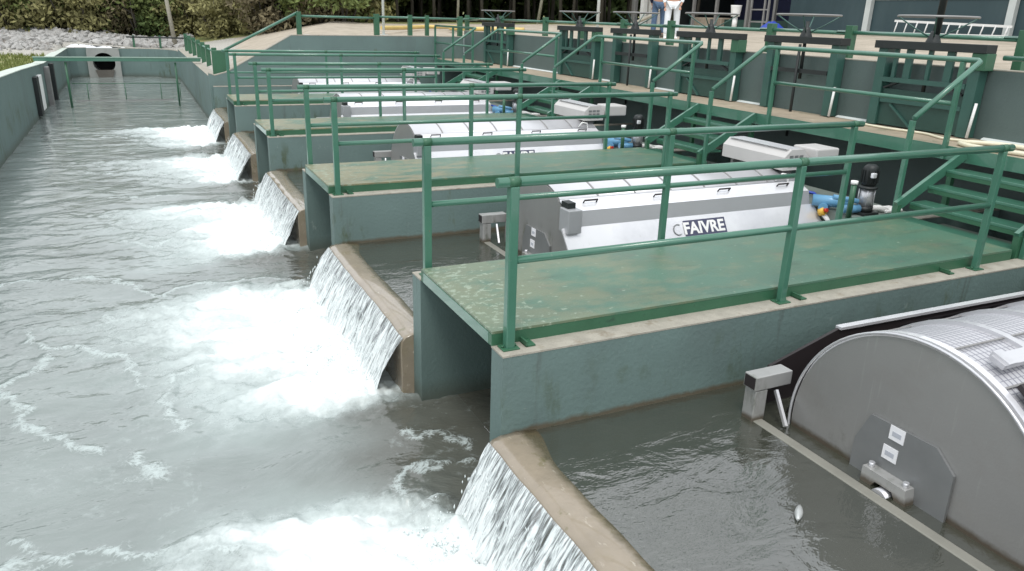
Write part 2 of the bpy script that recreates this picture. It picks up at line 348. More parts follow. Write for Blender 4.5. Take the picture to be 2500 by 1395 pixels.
# headwall: trapezoid slab with a round hole, pipe behind
hw = MB(); N = 40; cz = -.60; rr_ = .46
def sq(t):
    c, s_ = math.cos(t), math.sin(t); k = min(.62 / max(abs(c), 1e-6), .82 / max(abs(s_), 1e-6)); x, z = c * k, s_ * k + (-.36 - .4 + .36); 
    return (x * (1.0 - .0 * z), s_ * k)
for j, yy in enumerate((-.12, .3)):
    pass
inner = [(rr_ * math.cos(2 * math.pi * k / N), cz + rr_ * math.sin(2 * math.pi * k / N)) for k in range(N)]
outer = []
for k in range(N):
    c, s_ = math.cos(2 * math.pi * k / N), math.sin(2 * math.pi * k / N)
    kk = min(.68 / max(abs(c), 1e-6), (.66 if s_ > 0 else 1.0) / max(abs(s_), 1e-6)); outer.append((c * kk, cz + s_ * kk))
vs = [(x, -.1, z) for x, z in outer] + [(x, -.1, z) for x, z in inner] + [(x, 1.6, z) for x, z in inner] + [(x, .35, z) for x, z in outer]
fs = []
for k in range(N):
    l = (k + 1) % N; fs += [(k, l, N + l, N + k), (N + k, N + l, 2 * N + l, 2 * N + k), (3 * N + k, 3 * N + l, l, k)]
hw.add([(x, y, z + 1.6) for x, y, z in vs], fs).build('pipe_headwall', PLAINC, o)
MB().add([(rr_ * math.cos(2 * math.pi * k / N), 1.55, cz + 1.6 + rr_ * math.sin(2 * math.pi * k / N)) for k in range(N)], [tuple(range(N))]).build('pipe_dark_disc', PIPEDARK, o)  # dark disc closing the pipe, its colour stands in for shade inside
ch = MB(); ch.prism([(-.28, 0.30), (.28, .30), (.40, .70), (-.40, .70)], 'Y', -.16, -.102); ch.build('spill_apron', mat('wet_brown_stain', (.10, .09, .075), .35, var=.2), o)
# backfill behind the curved wall corner
bf = MB(); bf.add([(-4.78, 37.3, .03), (-4.78, 36.6, .03), (-4.5, 37.15, .03), (-3.8, 37.2, .03), (-2.5, 37.2, .03), (-1.3, 37.15, .03), (-.75, 36.9, .03), (-.25, 36.35, .03), (.1, 35.5, .03), (.1, 37.3, .03)], [(0, 1, 2), (0, 2, 3), (0, 3, 4, 9), (4, 5, 6, 9), (6, 7, 8, 9)])
struct(bf.build('gravel', mat('gravel_fill', (.42, .4, .36), .95, var=.25, vscale=9, bump=.5)))
# right wall of the channel beyond the tanks
wall('side_wall', 'grey-green wall on the right of the channel beyond the last tank', [(-.1, .14, 19.2, 34.6, -1.7, .17)], m=WALL)
# back wall of the tanks, rising from the channel
o = thing('back_wall', 'grey-green wall closing the row of tanks with a sloping left end', 'wall', (0, 19, -1.6))
mb = MB().prism([(-.1, 0), (7.5, 0), (7.5, 2.92), (6.3, 2.92), (2.2, 2.88), (.35, 1.86), (.05, 1.78), (-.1, 1.84)], 'Y', .0, .2); mb.build('wall_body', WALL, o)
tp = MB()
for (xa, za), (xb, zb) in (((-.1, 1.84), (.05, 1.78)), ((.05, 1.78), (.35, 1.86)), ((.35, 1.86), (2.2, 2.88)), ((2.2, 2.88), (6.3, 2.92)), ((6.3, 2.92), (7.5, 2.92))):
    tp.add([(xa, -.004, za), (xb, -.004, zb), (xb, .21, zb), (xa, .21, za), (xa, -.004, za + .02), (xb, -.004, zb + .02), (xb, .21, zb + .02), (xa, .21, za + .02)], [(3, 2, 1, 0), (4, 5, 6, 7), (0, 1, 5, 4), (1, 2, 6, 5), (2, 3, 7, 6), (3, 0, 4, 7)])
tp.build('coping', TOPC, o)
wall('ledge_wall', 'low wall with a pale top edge in front of the back wall', [(-.02, 5.4, 18.78, 18.98, -1.6, -.09)])
# gate wall
o = wall('gate_wall', 'tall dark grey-green wall behind the elevated walkway carrying the sluice gates', [(7.5, 7.7, -9, 18.99, -1.7, 1.52)], m=WALLD)
# divider walls
for k in range(-1, 4):
    y0 = k * P
    for nm, ya, yb in (('near', y0 - .18, y0), ('far', y0 + 1.43, y0 + 1.63)):
        if k == -1 and nm == 'near': continue
        lab = {('near'): '%s side wall under the %s green deck' % ('near', ORD[k]), ('far'): '%s side wall under the %s green deck' % ('far', ORD[k])}[nm]
        if k == -1: lab = 'tank wall at the near side of the closest tank'
        wall('divider_wall', lab.replace('side wall', 'side painted concrete wall'), [(0, 7.49, ya, yb, -1.6, -.1)], group='painted walls between the tanks')
        # brown algae line where the tank water touches the wall
# ------------------------------------------------------------ weirs
def weir(t):
    y0, y1 = t * P + 1.631, (t + 1) * P - .181
    n = 60; prof = [(.34, -1.6), (.33, -.90), (.26, -.76), (.17, -.682), (.09, -.668), (0, -.672), (-.06, -.69), (-.10, -.73), (-.105, -.80), (-.10, -1.2), (-.10, -1.6)]
    vs = []; fs = []
    for i in range(n + 1):
        y = y0 + (y1 - y0) * i / n; e = min(i, n - i) / n; wob = .006 * math.sin(y * 3.1) + .003 * math.sin(y * 13)
        flare = .09 * math.exp(-((y1 - y) / .30) ** 2)
        for j, (x, z) in enumerate(prof):
            xx = x + wob + (flare * (1 if 1 < j < 5 else 0) if x > .1 else 0); vs.append((xx, y - y0, z))
    m_ = len(prof)
    for i in range(n):
        for j in range(m_ - 1): fs.append((i * m_ + j, (i + 1) * m_ + j, (i + 1) * m_ + j + 1, i * m_ + j + 1))
    fs += [tuple(range(m_)), tuple(n * m_ + j for j in range(m_ - 1, -1, -1))]
    mb = MB().add(vs, fs, True); mb.sm[-1] = mb.sm[-2] = False; o = mb.build('weir', ALGAE); o.location = (0, y0, 0)
    return tag(o, {-1: 'tan algae-covered weir crest at the bottom of the photo', 0: 'tan algae-covered weir beside the end of the nearest green deck', 1: 'tan weir between the second and third decks', 2: 'small tan weir between the third and farthest decks', 3: 'far small weir beyond the farthest deck'}[t], 'weir', 'weirs at the mouths of the tanks')
for t_ in range(-1, 4): weir(t_)
# waterfalls
FW = bpy.data.materials.new('falling_water'); FW.use_nodes = True; t = FW.node_tree; L = t.links.new; b = t.nodes['Principled BSDF']
uv = NN(t, 'UVMap', uv_map='flow'); mp = NN(t, 'Mapping'); mp.inputs['Scale'].default_value = (20, 1.9, 1); L(uv.outputs[0], mp.inputs[0])
n1 = NN(t, 'TexNoise', Scale=1, Detail=7, Roughness=.68, Distortion=.5); L(mp.outputs[0], n1.inputs[0])
mp2 = NN(t, 'Mapping'); mp2.inputs['Scale'].default_value = (62, 5.5, 1); L(uv.outputs[0], mp2.inputs[0])
n2 = NN(t, 'TexNoise', Scale=1, Detail=4, Roughness=.6); L(mp2.outputs[0], n2.inputs[0])
av = NN(t, 'Math', operation='ADD'); L(n1.outputs[0], av.inputs[0]); L(n2.outputs[0], av.inputs[1])
sx = NN(t, 'SeparateXYZ'); L(uv.outputs[0], sx.inputs[0]); ma = NN(t, 'Math', operation='MULTIPLY_ADD'); L(sx.outputs[1], ma.inputs[0]); ma.inputs[1].default_value = .30; L(av.outputs[0], ma.inputs[2])
cr = NN(t, 'ValToRGB'); L(ma.outputs[0], cr.inputs[0]); e = cr.color_ramp.elements
mrr = NN(t, 'MapRange'); mrr.inputs[1].default_value = .68; mrr.inputs[2].default_value = 1.32; L(ma.outputs[0], mrr.inputs[0]); L(mrr.outputs[0], cr.inputs[0])
e[0].position = 0.0; e[0].color = (.16, .17, .17, 1); e[1].position = 1; e[1].color = (.82, .86, .86, 1)
for p_, c_ in ((.32, (.28, .30, .30, 1)), (.5, (.46, .50, .51, 1)), (.72, (.80, .85, .85, 1))): q = e.new(p_); q.color = c_
L(cr.outputs[0], b.inputs['Base Color'])
tr0 = NN(t, 'BsdfTransparent'); tr0.inputs[0].default_value = (.93, .96, .96, 1); gl0 = NN(t, 'BsdfGlossy'); gl0.inputs['Roughness'].default_value = .08; tr = NN(t, 'MixShader'); tr.inputs[0].default_value = .22; L(tr0.outputs[0], tr.inputs[1]); L(gl0.outputs[0], tr.inputs[2]); L(bp.outputs[0], gl0.inputs['Normal']) if 0 else None; ms_ = NN(t, 'MixShader'); al = NN(t, 'MapRange'); al.inputs[1].default_value = .15; al.inputs[2].default_value = .6; al.inputs[3].default_value = .22; al.inputs[4].default_value = 1; L(mrr.outputs[0], al.inputs[0])
L(al.outputs[0], ms_.inputs[0]); L(tr.outputs[0], ms_.inputs[1]); L(b.outputs[0], ms_.inputs[2]); L(ms_.outputs[0], t.nodes['Material Output'].inputs[0]); b.inputs['Roughness'].default_value = .18; b.inputs['Specular IOR Level'].default_value = .8
bp = NN(t, 'Bump', Strength=.7, Distance=.025); L(av.outputs[0], bp.inputs['Height']); L(bp.outputs[0], b.inputs['Normal'])
def nappe(t_):
    y0, y1 = t_ * P + 1.64, (t_ + 1) * P - .19
    nx, nt_ = (420, 34) if t_ < 1 else (160, 18)
    Yv = np.linspace(y0, y1, nx); T = np.linspace(0, 1, nt_); YY, TT = np.meshgrid(Yv, T)
    wob = .006 * np.sin(YY * 3.1) + .003 * np.sin(YY * 13)
    drop = (.50 + .03 * fbm(YY * 6, 0 * YY, 3, 8)) * TT ** 1.10
    reach = .21 + .10 * fbm(YY * 1.1, 0 * YY, 2, 5 + t_) + .22 * np.exp(-((YY - y0) / .5) ** 2) * 0
    x = -.088 + wob - reach * TT ** .97
    edge = np.exp(-((YY - y0) / .10) ** 2) + np.exp(-((YY - y1) / .10) ** 2)
    YY2 = YY + edge * 0 + (TT * .06) * np.exp(-((YY - y0) / .3) ** 2)
    YS = YY + (fbm(YY * 2, TT * 1.5, 2, 3) - .5) * .10 * TT
    dn = (fbm(YS * 13, TT * 1.6 + 40, 4, 9 + t_) - .5) * .07 * np.clip(TT * 3, 0, 1)
    z = -.698 - drop
    x = x - dn * .8; z = z + dn * .6
    vs = np.stack([x, YY2 - y0, z], -1).reshape(-1, 3)
    me = bpy.data.meshes.new('falling_water'); fs = [(j * nx + i, j * nx + i + 1, (j + 1) * nx + i + 1, (j + 1) * nx + i) for j in range(nt_ - 1) for i in range(nx - 1)]
    me.from_pydata(vs.tolist(), [], fs); me.update(); me.polygons.foreach_set('use_smooth', [True] * len(fs))
    ul = me.uv_layers.new(name='flow'); U = np.stack([(YY - y0) + t_ * 7.3, TT * .6], -1).reshape(-1, 2)
    li = np.zeros(len(me.loops), int); me.loops.foreach_get('vertex_index', li); ul.data.foreach_set('uv', U[li].ravel())
    me.materials.append(FW); o = bpy.data.objects.new('falling_water', me); o.location = (0, y0, 0); C.objects.link(o); struct(o)
for t_ in range(-1, 4): nappe(t_)
# drops and froth thrown up where the falls hit the channel
mb = MB(); oc = [(1, 0, 0), (-1, 0, 0), (0, 1, 0), (0, -1, 0), (0, 0, 1), (0, 0, -1)]; of = [(0, 2, 4), (2, 1, 4), (1, 3, 4), (3, 0, 4), (2, 0, 5), (1, 2, 5), (3, 1, 5), (0, 3, 5)]
for t_ in range(-1, 3):
    for i in range(1500 if t_ < 1 else 500):
        y = rng.uniform(t_ * P + 1.66, (t_ + 1) * P - .2); h = rng.exponential(.03); x = -.40 - rng.exponential(.10) + rng.normal(0, .04); q = rng.uniform(.003, .009) * (1.8 if h < .02 else 1)
        mb.add([(x + a * q, y + b_ * q * rng.uniform(.7, 1.6), ZW + .02 + h + c_ * q) for a, b_, c_ in oc], of, True)
    for i in range(260):   # strands tearing off the sheet
        y = rng.uniform(t_ * P + 1.66, (t_ + 1) * P - .2); k_ = rng.uniform(.2, 1); x = -.12 - .26 * k_ ** .8 - rng.uniform(0, .03); z = -.70 - .5 * k_ ** 1.25; q = rng.uniform(.003, .006)
        mb.add([(x + a * q, y + b_ * q, z + c_ * q * 3.5) for a, b_, c_ in oc], of, True)
struct(mb.build('splash_drops', mat('spray_white', (.72, .78, .78), .25, var=.05), recalc=False), 'stuff')
# ------------------------------------------------------------ channel water with foam
STRANDS = [[(-3.23, 4.31), (-3.12, 4.07), (-3.02, 3.86), (-2.82, 3.76), (-2.57, 3.61), (-2.32, 3.34)], [(-2.34, 3.38), (-2.23, 3.03), (-2.19, 2.57)], [(-3.25, 2.73), (-3.14, 2.5), (-3.03, 2.24), (-2.88, 2.11), (-2.75, 1.94), (-2.63, 1.78), (-2.48, 1.65)], [(-2.26, 1.52), (-2.32, 1.26), (-2.22, 1.13), (-2.06, 1.14)], [(-2.97, 5.96), (-2.71, 6.03), (-2.35, 5.64), (-2.13, 5.32), (-1.92, 4.95), (-1.68, 5.23), (-1.17, 5.2), (-0.79, 5.22), (-0.53, 4.96)], [(-2.06, 4.58), (-1.82, 4.4), (-1.46, 4.15), (-0.95, 4.09)], [(-2.97, 0.4), (-2.81, 0.42), (-2.61, 0.44), (-2.41, 0.37), (-2.25, 0.24), (-2.05, 0.19), (-1.86, 0.18), (-1.62, 0.14), (-1.34, 0.0), (-1.16, -0.13), (-0.94, -0.09), (-0.69, 0.01), (-0.4, 0.01)], [(0.02, 0.38), (-0.28, 0.34), (-0.46, 0.47), (-0.58, 0.29), (-0.56, 0.08)], [(-1.94, 1.79), (-2.08, 2.21), (-2.04, 2.43), (-1.84, 2.6), (-1.58, 2.77)], [(-2.58, 4.46), (-2.22, 4.26), (-1.95, 3.98)], [(-3.0, 0.67), (-2.87, 0.65), (-2.7, 0.46), (-2.54, 0.23)], [(-2.9, .1), (-2.5, -.1), (-2.1, -.05), (-1.73, 0.06), (-1.56, -0.14), (-1.35, -0.31)], [(-2.6, -.25), (-2.2, -.3), (-1.8, -.4), (-1.5, -.7)], [(-0.27, 0.95), (-0.06, 0.76), (0.03, 0.56)], [(-3.4, 6.04), (-3.64, 5.98)], [(-3.01, 3.73), (-3.02, 3.54), (-3.13, 3.31), (-3.22, 3.0), (-3.22, 2.72)], [(-1.36, 7.87), (-1.94, 7.16), (-2.36, 7.52)], [(-2.19, 9.22), (-1.76, 9.22), (-1.36, 8.66)], [(-2.6, 10.6), (-2.0, 10.2), (-1.5, 10.4)], [(-3.1, 13), (-2.4, 12.6), (-1.6, 12.9)]]
def water_obj(name, xs, ys, z, foamy, matl):
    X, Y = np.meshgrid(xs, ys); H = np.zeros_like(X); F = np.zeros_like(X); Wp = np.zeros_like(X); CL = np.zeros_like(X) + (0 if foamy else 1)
    if foamy:
        wx = X + (fbm(X * 1.1 + 9, Y * 1.1, 3, 2) - .5) * .8; wy = Y + (fbm(X * 1.1, Y * 1.1 + 5, 3, 4) - .5) * .8
        for k in range(-3, 4):
            y0, y1 = k * P + 1.6, (k + 1) * P - .2; yc = (y0 + y1) / 2
            # fibres of foam thrown out from the foot of the fall
            ang = (wy - yc) / (1 + .25 * np.maximum(-wx, 0)); fib = fbm(wx * 1.6 + k, ang * 7.5, 4, 50 + k)
            dy = np.maximum(np.maximum(y0 + .1 - wy, wy - y1), 0)
            ext = 1.75 + .55 * np.clip((wy - yc) / 1.4, -1, 1)
            dx = np.clip((-wx - .35) / ext, 0, 3)
            core = np.exp(-(dx * 1.15) ** 1.7) * np.exp(-(dy / .36) ** 2)
            a = np.clip(core * (1.15 + (fib - .5) * 1.15), 0, 1) * (1 - .55 * sst(-.42, .02, X))
            F = np.maximum(F, a)
            Wp = np.maximum(Wp, np.exp(-(np.maximum(-wx - .8, 0) / 1.55) ** 2) * np.exp(-(np.maximum(dy - .2, 0) / .55) ** 2) * (1 if k < 2 else .5))
        S_ = np.zeros_like(X); sx_ = X + (fbm(X * 4, Y * 4, 5, 81) - .5) * .36; sy_ = Y + (fbm(X * 4 + 30, Y * 4, 5, 82) - .5) * .36
        for pl in STRANDS:
            L_ = sum(math.dist(a_, b_) for a_, b_ in zip(pl[:-1], pl[1:])); run = 0
            for (ax, ay), (bx_, by_) in zip(pl[:-1], pl[1:]):
                box = (X > min(ax, bx_) - .5) & (X < max(ax, bx_) + .5) & (Y > min(ay, by_) - .5) & (Y < max(ay, by_) + .5)
                qx, qy = sx_[box], sy_[box]; dl = max((bx_ - ax) ** 2 + (by_ - ay) ** 2, 1e-6)
                tt = np.clip(((qx - ax) * (bx_ - ax) + (qy - ay) * (by_ - ay)) / dl, 0, 1)
                d_ = np.hypot(qx - ax - tt * (bx_ - ax), qy - ay - tt * (by_ - ay)); wd = .025 + .08 * fbm(qx * 2.3, qy * 2.3, 2, 90) ** 1.5
                S_[box] = np.maximum(S_[box], np.exp(-(d_ / wd) ** 2) + .30 * np.exp(-(d_ / .32) ** 2))
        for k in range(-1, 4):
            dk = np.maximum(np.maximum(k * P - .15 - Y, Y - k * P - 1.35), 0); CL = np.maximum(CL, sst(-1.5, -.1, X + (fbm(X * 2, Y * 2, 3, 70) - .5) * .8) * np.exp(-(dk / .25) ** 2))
        n5 = fbm(X * 16, Y * 16, 4, 21)
        H = F * (fbm(X * 6, Y * 6, 4, 20) - .42) * .20 + F * (n5 - .5) * .07 + S_ * .012 + np.exp(-((X + .42) / .16) ** 2) * F * .05
        Wp = Wp * (1 - .85 * CL); F = F * (1 - .6 * CL)
        H += (fbm(X * 1.6, Y * 2.6, 3, 33) - .5) * .045
    H = H * np.clip((.33 - X) / .15, 0, 1) if foamy else H
    vs = np.stack([X, Y, H + z], -1).reshape(-1, 3); nx = len(xs); ny = len(ys)
    I = (np.arange(ny - 1)[:, None] * nx + np.arange(nx - 1)[None, :]).ravel(); fs = np.stack([I, I + 1, I + 1 + nx, I + nx], -1)
    me = bpy.data.meshes.new(name); me.from_pydata(vs.tolist(), [], fs.tolist()); me.update(); me.polygons.foreach_set('use_smooth', [True] * len(fs))
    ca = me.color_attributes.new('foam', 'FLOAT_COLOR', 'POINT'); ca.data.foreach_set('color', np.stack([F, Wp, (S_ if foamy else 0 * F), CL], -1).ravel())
    me.materials.append(matl); o = bpy.data.objects.new(name, me); C.objects.link(o); return struct(o)
def water_mat(name, base, foam, wave, ior=1.33, spec=.6, stretch=(1, 1, 1), wscale=3.0, tint=None, rough=.06):
    M = bpy.data.materials.new(name); M.use_nodes = True; t = M.node_tree; L = t.links.new; b = t.nodes['Principled BSDF']
    b.inputs['IOR'].default_value = ior; b.inputs['Specular IOR Level'].default_value = spec
    g = NN(t, 'NewGeometry'); mp = NN(t, 'Mapping'); mp.inputs['Scale'].default_value = stretch; L(g.outputs['Position'], mp.inputs[0])
    a1 = NN(t, 'TexNoise', Scale=wscale, Detail=5, Roughness=.55, Distortion=.6); L(mp.outputs[0], a1.inputs[0])
    a2 = NN(t, 'TexNoise', Scale=wscale * 3.6, Detail=4, Roughness=.6); L(mp.outputs[0], a2.inputs[0])
    bp = NN(t, 'Bump', Strength=1 , Distance=wave); L(a1.outputs[0], bp.inputs['Height'])
    bp2 = NN(t, 'Bump', Strength=1, Distance=wave * .22); L(a2.outputs[0], bp2.inputs['Height']); L(bp.outputs[0], bp2.inputs['Normal']); L(bp2.outputs[0], b.inputs['Normal'])
    n0 = NN(t, 'TexNoise', Scale=.8, Detail=4, Roughness=.55); L(g.outputs['Position'], n0.inputs[0])
    mx = NN(t, 'Mix', data_type='RGBA'); mr = NN(t, 'MapRange'); mr.inputs[1].default_value = .3; mr.inputs[2].default_value = .7; L(n0.outputs[0], mr.inputs[0]); L(mr.outputs[0], mx.inputs[0])
    mx.inputs[6].default_value = rgba([c * .88 for c in base]); mx.inputs[7].default_value = rgba([c * 1.12 for c in base]); out = mx.outputs[2]
    if foam:
        at = NN(t, 'Attribute', attribute_name='foam'); sp = NN(t, 'SeparateColor'); L(at.outputs['Color'], sp.inputs[0])
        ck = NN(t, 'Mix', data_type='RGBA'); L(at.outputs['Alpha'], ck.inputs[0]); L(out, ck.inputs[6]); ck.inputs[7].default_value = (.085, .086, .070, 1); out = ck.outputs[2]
        bst = NN(t, 'MapRange'); bst.inputs[3].default_value = 1; bst.inputs[4].default_value = .28; L(sp.outputs[1], bst.inputs[0]); L(bst.outputs[0], bp.inputs['Strength']); L(bst.outputs[0], bp2.inputs['Strength'])
        # milky aerated water round the plumes
        fa = NN(t, 'TexNoise', Scale=2.4, Detail=9, Roughness=.62, Distortion=.7); L(g.outputs['Position'], fa.inputs[0])
        fb = NN(t, 'TexNoise', Scale=11, Detail=6, Roughness=.7); L(g.outputs['Position'], fb.inputs[0])
        def mth(op, a_, b_, c_=None):
            q_ = NN(t, 'Math', operation=op)
            for k_, v_ in enumerate((a_, b_, c_)):
                if v_ is None: continue
                if isinstance(v_, (int, float)): q_.inputs[k_].default_value = v_
                else: L(v_, q_.inputs[k_])
            return q_.outputs[0]
        fn = NN(t, 'TexNoise', Scale=34, Detail=5, Roughness=.75); L(g.outputs['Position'], fn.inputs[0])
        br = mth('ADD', mth('MULTIPLY', fa.outputs[0], .5), mth('ADD', mth('MULTIPLY', fb.outputs[0], .6), mth('MULTIPLY', fn.outputs[0], .5)))
        m1 = NN(t, 'MapRange', interpolation_type='SMOOTHSTEP'); m1.inputs[1].default_value = .85; m1.inputs[2].default_value = 1.75; L(mth('ADD', sp.outputs[0], br), m1.inputs[0])
        strand = NN(t, 'MapRange'); strand.inputs[1].default_value = 1.12; strand.inputs[2].default_value = 1.62
        lz = NN(t, 'TexNoise', Scale=7, Detail=6, Roughness=.7, Distortion=1.2); L(g.outputs['Position'], lz.inputs[0]); lace = mth('SUBTRACT', 1, mth('MINIMUM', mth('MULTIPLY', mth('ABSOLUTE', mth('SUBTRACT', lz.outputs[0], .5), 0), 11), 1))
        L(mth('ADD', mth('MULTIPLY', sp.outputs[2], .55), mth('ADD', mth('MULTIPLY', lace, .40), mth('ADD', mth('MULTIPLY', fb.outputs[0], .5), mth('MULTIPLY', fn.outputs[0], .6)))), strand.inputs[0])
        m1p = NN(t, 'Math', operation='MAXIMUM'); L(mth('MULTIPLY', m1.outputs[0], mth('MINIMUM', mth('MULTIPLY', sp.outputs[0], 6), 1)), m1p.inputs[0]); L(mth('MULTIPLY', strand.outputs[0], mth('MINIMUM', mth('MULTIPLY', sp.outputs[2], 2.2), .85)), m1p.inputs[1])
        milk = NN(t, 'Math', operation='MULTIPLY'); L(sp.outputs[1], milk.inputs[0]); L(mr.outputs[0], milk.inputs[1])
        mk = NN(t, 'Mix', data_type='RGBA'); ms = NN(t, 'Math', operation='MULTIPLY'); ms.inputs[1].default_value = .9; L(milk.outputs[0], ms.inputs[0]); L(ms.outputs[0], mk.inputs[0]); L(out, mk.inputs[6]); mk.inputs[7].default_value = (.36, .425, .415, 1); out = mk.outputs[2]
        # thin foam lines
        rd = NN(t, 'TexNoise', Scale=.62, Detail=7, Roughness=.62, Distortion=1.3); L(g.outputs['Position'], rd.inputs[0])
        r1 = NN(t, 'Math', operation='SUBTRACT'); L(rd.outputs[0], r1.inputs[0]); r1.inputs[1].default_value = .5
        r2 = NN(t, 'Math', operation='ABSOLUTE'); L(r1.outputs[0], r2.inputs[0])
        r3 = NN(t, 'MapRange'); r3.inputs[1].default_value = .022; r3.inputs[2].default_value = .002; L(r2.outputs[0], r3.inputs[0])
        r4 = NN(t, 'MapRange'); r4.inputs[1].default_value = .50; r4.inputs[2].default_value = .66; L(fb.outputs[0], r4.inputs[0])
        r5 = NN(t, 'Math', operation='MULTIPLY'); L(r3.outputs[0], r5.inputs[0]); L(r4.outputs[0], r5.inputs[1])
        wv = NN(t, 'MapRange'); wv.inputs[1].default_value = .15; wv.inputs[2].default_value = .8; L(sp.outputs[1], wv.inputs[0])
        r6 = NN(t, 'Math', operation='MULTIPLY'); L(r5.outputs[0], r6.inputs[0]); r6.inputs[1].default_value = .25
        # bubbles
        vo = NN(t, 'TexVoronoi', Scale=9); L(g.outputs['Position'], vo.inputs['Vector']); v1 = NN(t, 'MapRange'); v1.inputs[1].default_value = .13; v1.inputs[2].default_value = .08; L(vo.outputs['Distance'], v1.inputs[0])
        r7 = NN(t, 'MapRange'); r7.inputs[1].default_value = .60; r7.inputs[2].default_value = .68; L(fa.outputs[0], r7.inputs[0]); v2 = NN(t, 'Math', operation='MULTIPLY'); L(v1.outputs[0], v2.inputs[0]); L(r7.outputs[0], v2.inputs[1])
        v3 = NN(t, 'Math', operation='MULTIPLY'); L(v2.outputs[0], v3.inputs[0]); L(wv.outputs[0], v3.inputs[1])
        mxx = NN(t, 'Math', operation='MAXIMUM'); L(m1p.outputs[0], mxx.inputs[0]); L(r6.outputs[0], mxx.inputs[1]); my = NN(t, 'Math', operation='MAXIMUM'); L(mxx.outputs[0], my.inputs[0]); L(v3.outputs[0], my.inputs[1])
        fx = NN(t, 'Mix', data_type='RGBA'); L(my.outputs[0], fx.inputs[0]); L(out, fx.inputs[6]); fcm = NN(t, 'Mix', data_type='RGBA'); L(mth('POWER', sp.outputs[0], 2.2), fcm.inputs[0]); fcm.inputs[6].default_value = (.50, .57, .56, 1); fcm.inputs[7].default_value = (.80, .85, .84, 1); L(fcm.outputs[2], fx.inputs[7]); out = fx.outputs[2]
        rg = NN(t, 'MapRange'); rg.inputs[3].default_value = rough; rg.inputs[4].default_value = .8; L(my.outputs[0], rg.inputs[0]); L(rg.outputs[0], b.inputs['Roughness'])
    else: b.inputs['Roughness'].default_value = rough
    L(out, b.inputs['Base Color']); return M
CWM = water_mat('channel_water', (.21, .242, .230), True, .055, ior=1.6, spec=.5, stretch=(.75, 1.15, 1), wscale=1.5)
TWM = water_mat('tank_water', (.045, .048, .036), False, .024, ior=2.5, spec=.5, stretch=(.8, 1.5, 1), wscale=2.4)
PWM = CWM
ys = np.concatenate([np.arange(-9, -3, .08), np.arange(-3, 7, .024), np.arange(7, 10, .04), np.arange(10, 20, .08), np.arange(20, 37.6, .2)])
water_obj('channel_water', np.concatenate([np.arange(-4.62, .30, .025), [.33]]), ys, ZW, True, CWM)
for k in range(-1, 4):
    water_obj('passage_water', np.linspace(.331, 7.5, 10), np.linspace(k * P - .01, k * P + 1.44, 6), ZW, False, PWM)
for t_ in range(-1, 4):
    water_obj('tank_water', np.linspace(.05, 7.5, 60), np.linspace(t_ * P + 1.62, (t_ + 1) * P - .17, 40), ZT, False, TWM)

# ------------------------------------------------------------ decks, rails, stairs
def deck():
    o = thing('deck', '', 'deck')
    MB().box(0, DL, 0, DW, -.018, 0).build('deck_plate', DECK, o)
    for y in (0.0, DW - .05): MB().box(-.003, DL + .003, y - .003, y + .053, -.10, -.0195).build('edge_beam', RAILD, o)
    MB().box(-.004, .05, .051, DW - .051, -.10, -.0195).build('end_beam', RAIL, o)
    MB().box(DL - .05, DL + .004, .051, DW - .051, -.10, -.0195).build('end_beam', RAIL, o)
    for x, in ((.20,), (2.62,), (4.4,)):
        for s_, y in ((-1, -.006), (1, DW + .006)):
            mb = MB().box(x, x + .012, min(y, y + s_ * .10), max(y, y + s_ * .10), -.098, -.06); mb.box(x, x + .07, min(y, y + s_ * .1), max(y, y + s_ * .1), -.098, -.088)
            mb.build('angle_bracket', RAILD, o)
    return o
def rail_run():
    """pipe rail along X from -.02 to 4.91; origin at the wall top"""
    o = thing('deck_railing', '', 'railing')
    MB().tube([(-.02, 0, 1.1), (4.91, 0, 1.1)], .0315, 14).build('top_rail', RAIL, o)
    MB().tube([(.09, 0, .60), (4.80, 0, .60)], .026, 12).build('mid_rail', RAIL, o)
    for x, a in ((.09, .031), (2.45, .027), (4.8, .027)):
        p = MB().box(x - a, x + a, -a, a, .004, 1.075, .006).build('post', RAIL, o)
        fp = MB().box(x - .06, x + .06, -.05, .05, 0, .01, .002)
        for bx in (-.045, .045): fp.tube([(x + bx, 0, .01), (x + bx, 0, .024)], .009, 6)
        fp.build('foot_plate', RAILD, p)
        MB().tube([(x - .036, 0, 1.1), (x + .036, 0, 1.1)], .0345, 14).build('weld_collar', RAILD, p)
    return o
def stair():
    o = thing('staircase', '', 'stairs')
    for y in (.03, 1.37):
        MB().bar((5.50, y, .10), (6.50, y, .64), .045, .11).build('stringer', RAIL, o)
        MB().box(5.49, 5.55, y - .03, y + .03, -.16, .12).build('stringer_foot', RAILD, o)
    for i, (x, z) in enumerate(((5.56, -.02), (5.80, .145), (6.05, .31), (6.30, .475))):
        tr = MB().box(x - .12, x + .14, .055, 1.345, z - .03, z, .004).build('tread', DECK if 0 else RAIL, o)
        MB().box(x - .118, x - .095, .06, 1.34, z - .075, z - .031).build('nosing', RAILD, tr)
    return o
d0 = deck(); r0 = rail_run(); s0 = stair()
GD = 'green decks across the channels between tanks'; GR = 'pipe railings along the green decks'; GS = 'green stairs up to the walkway'
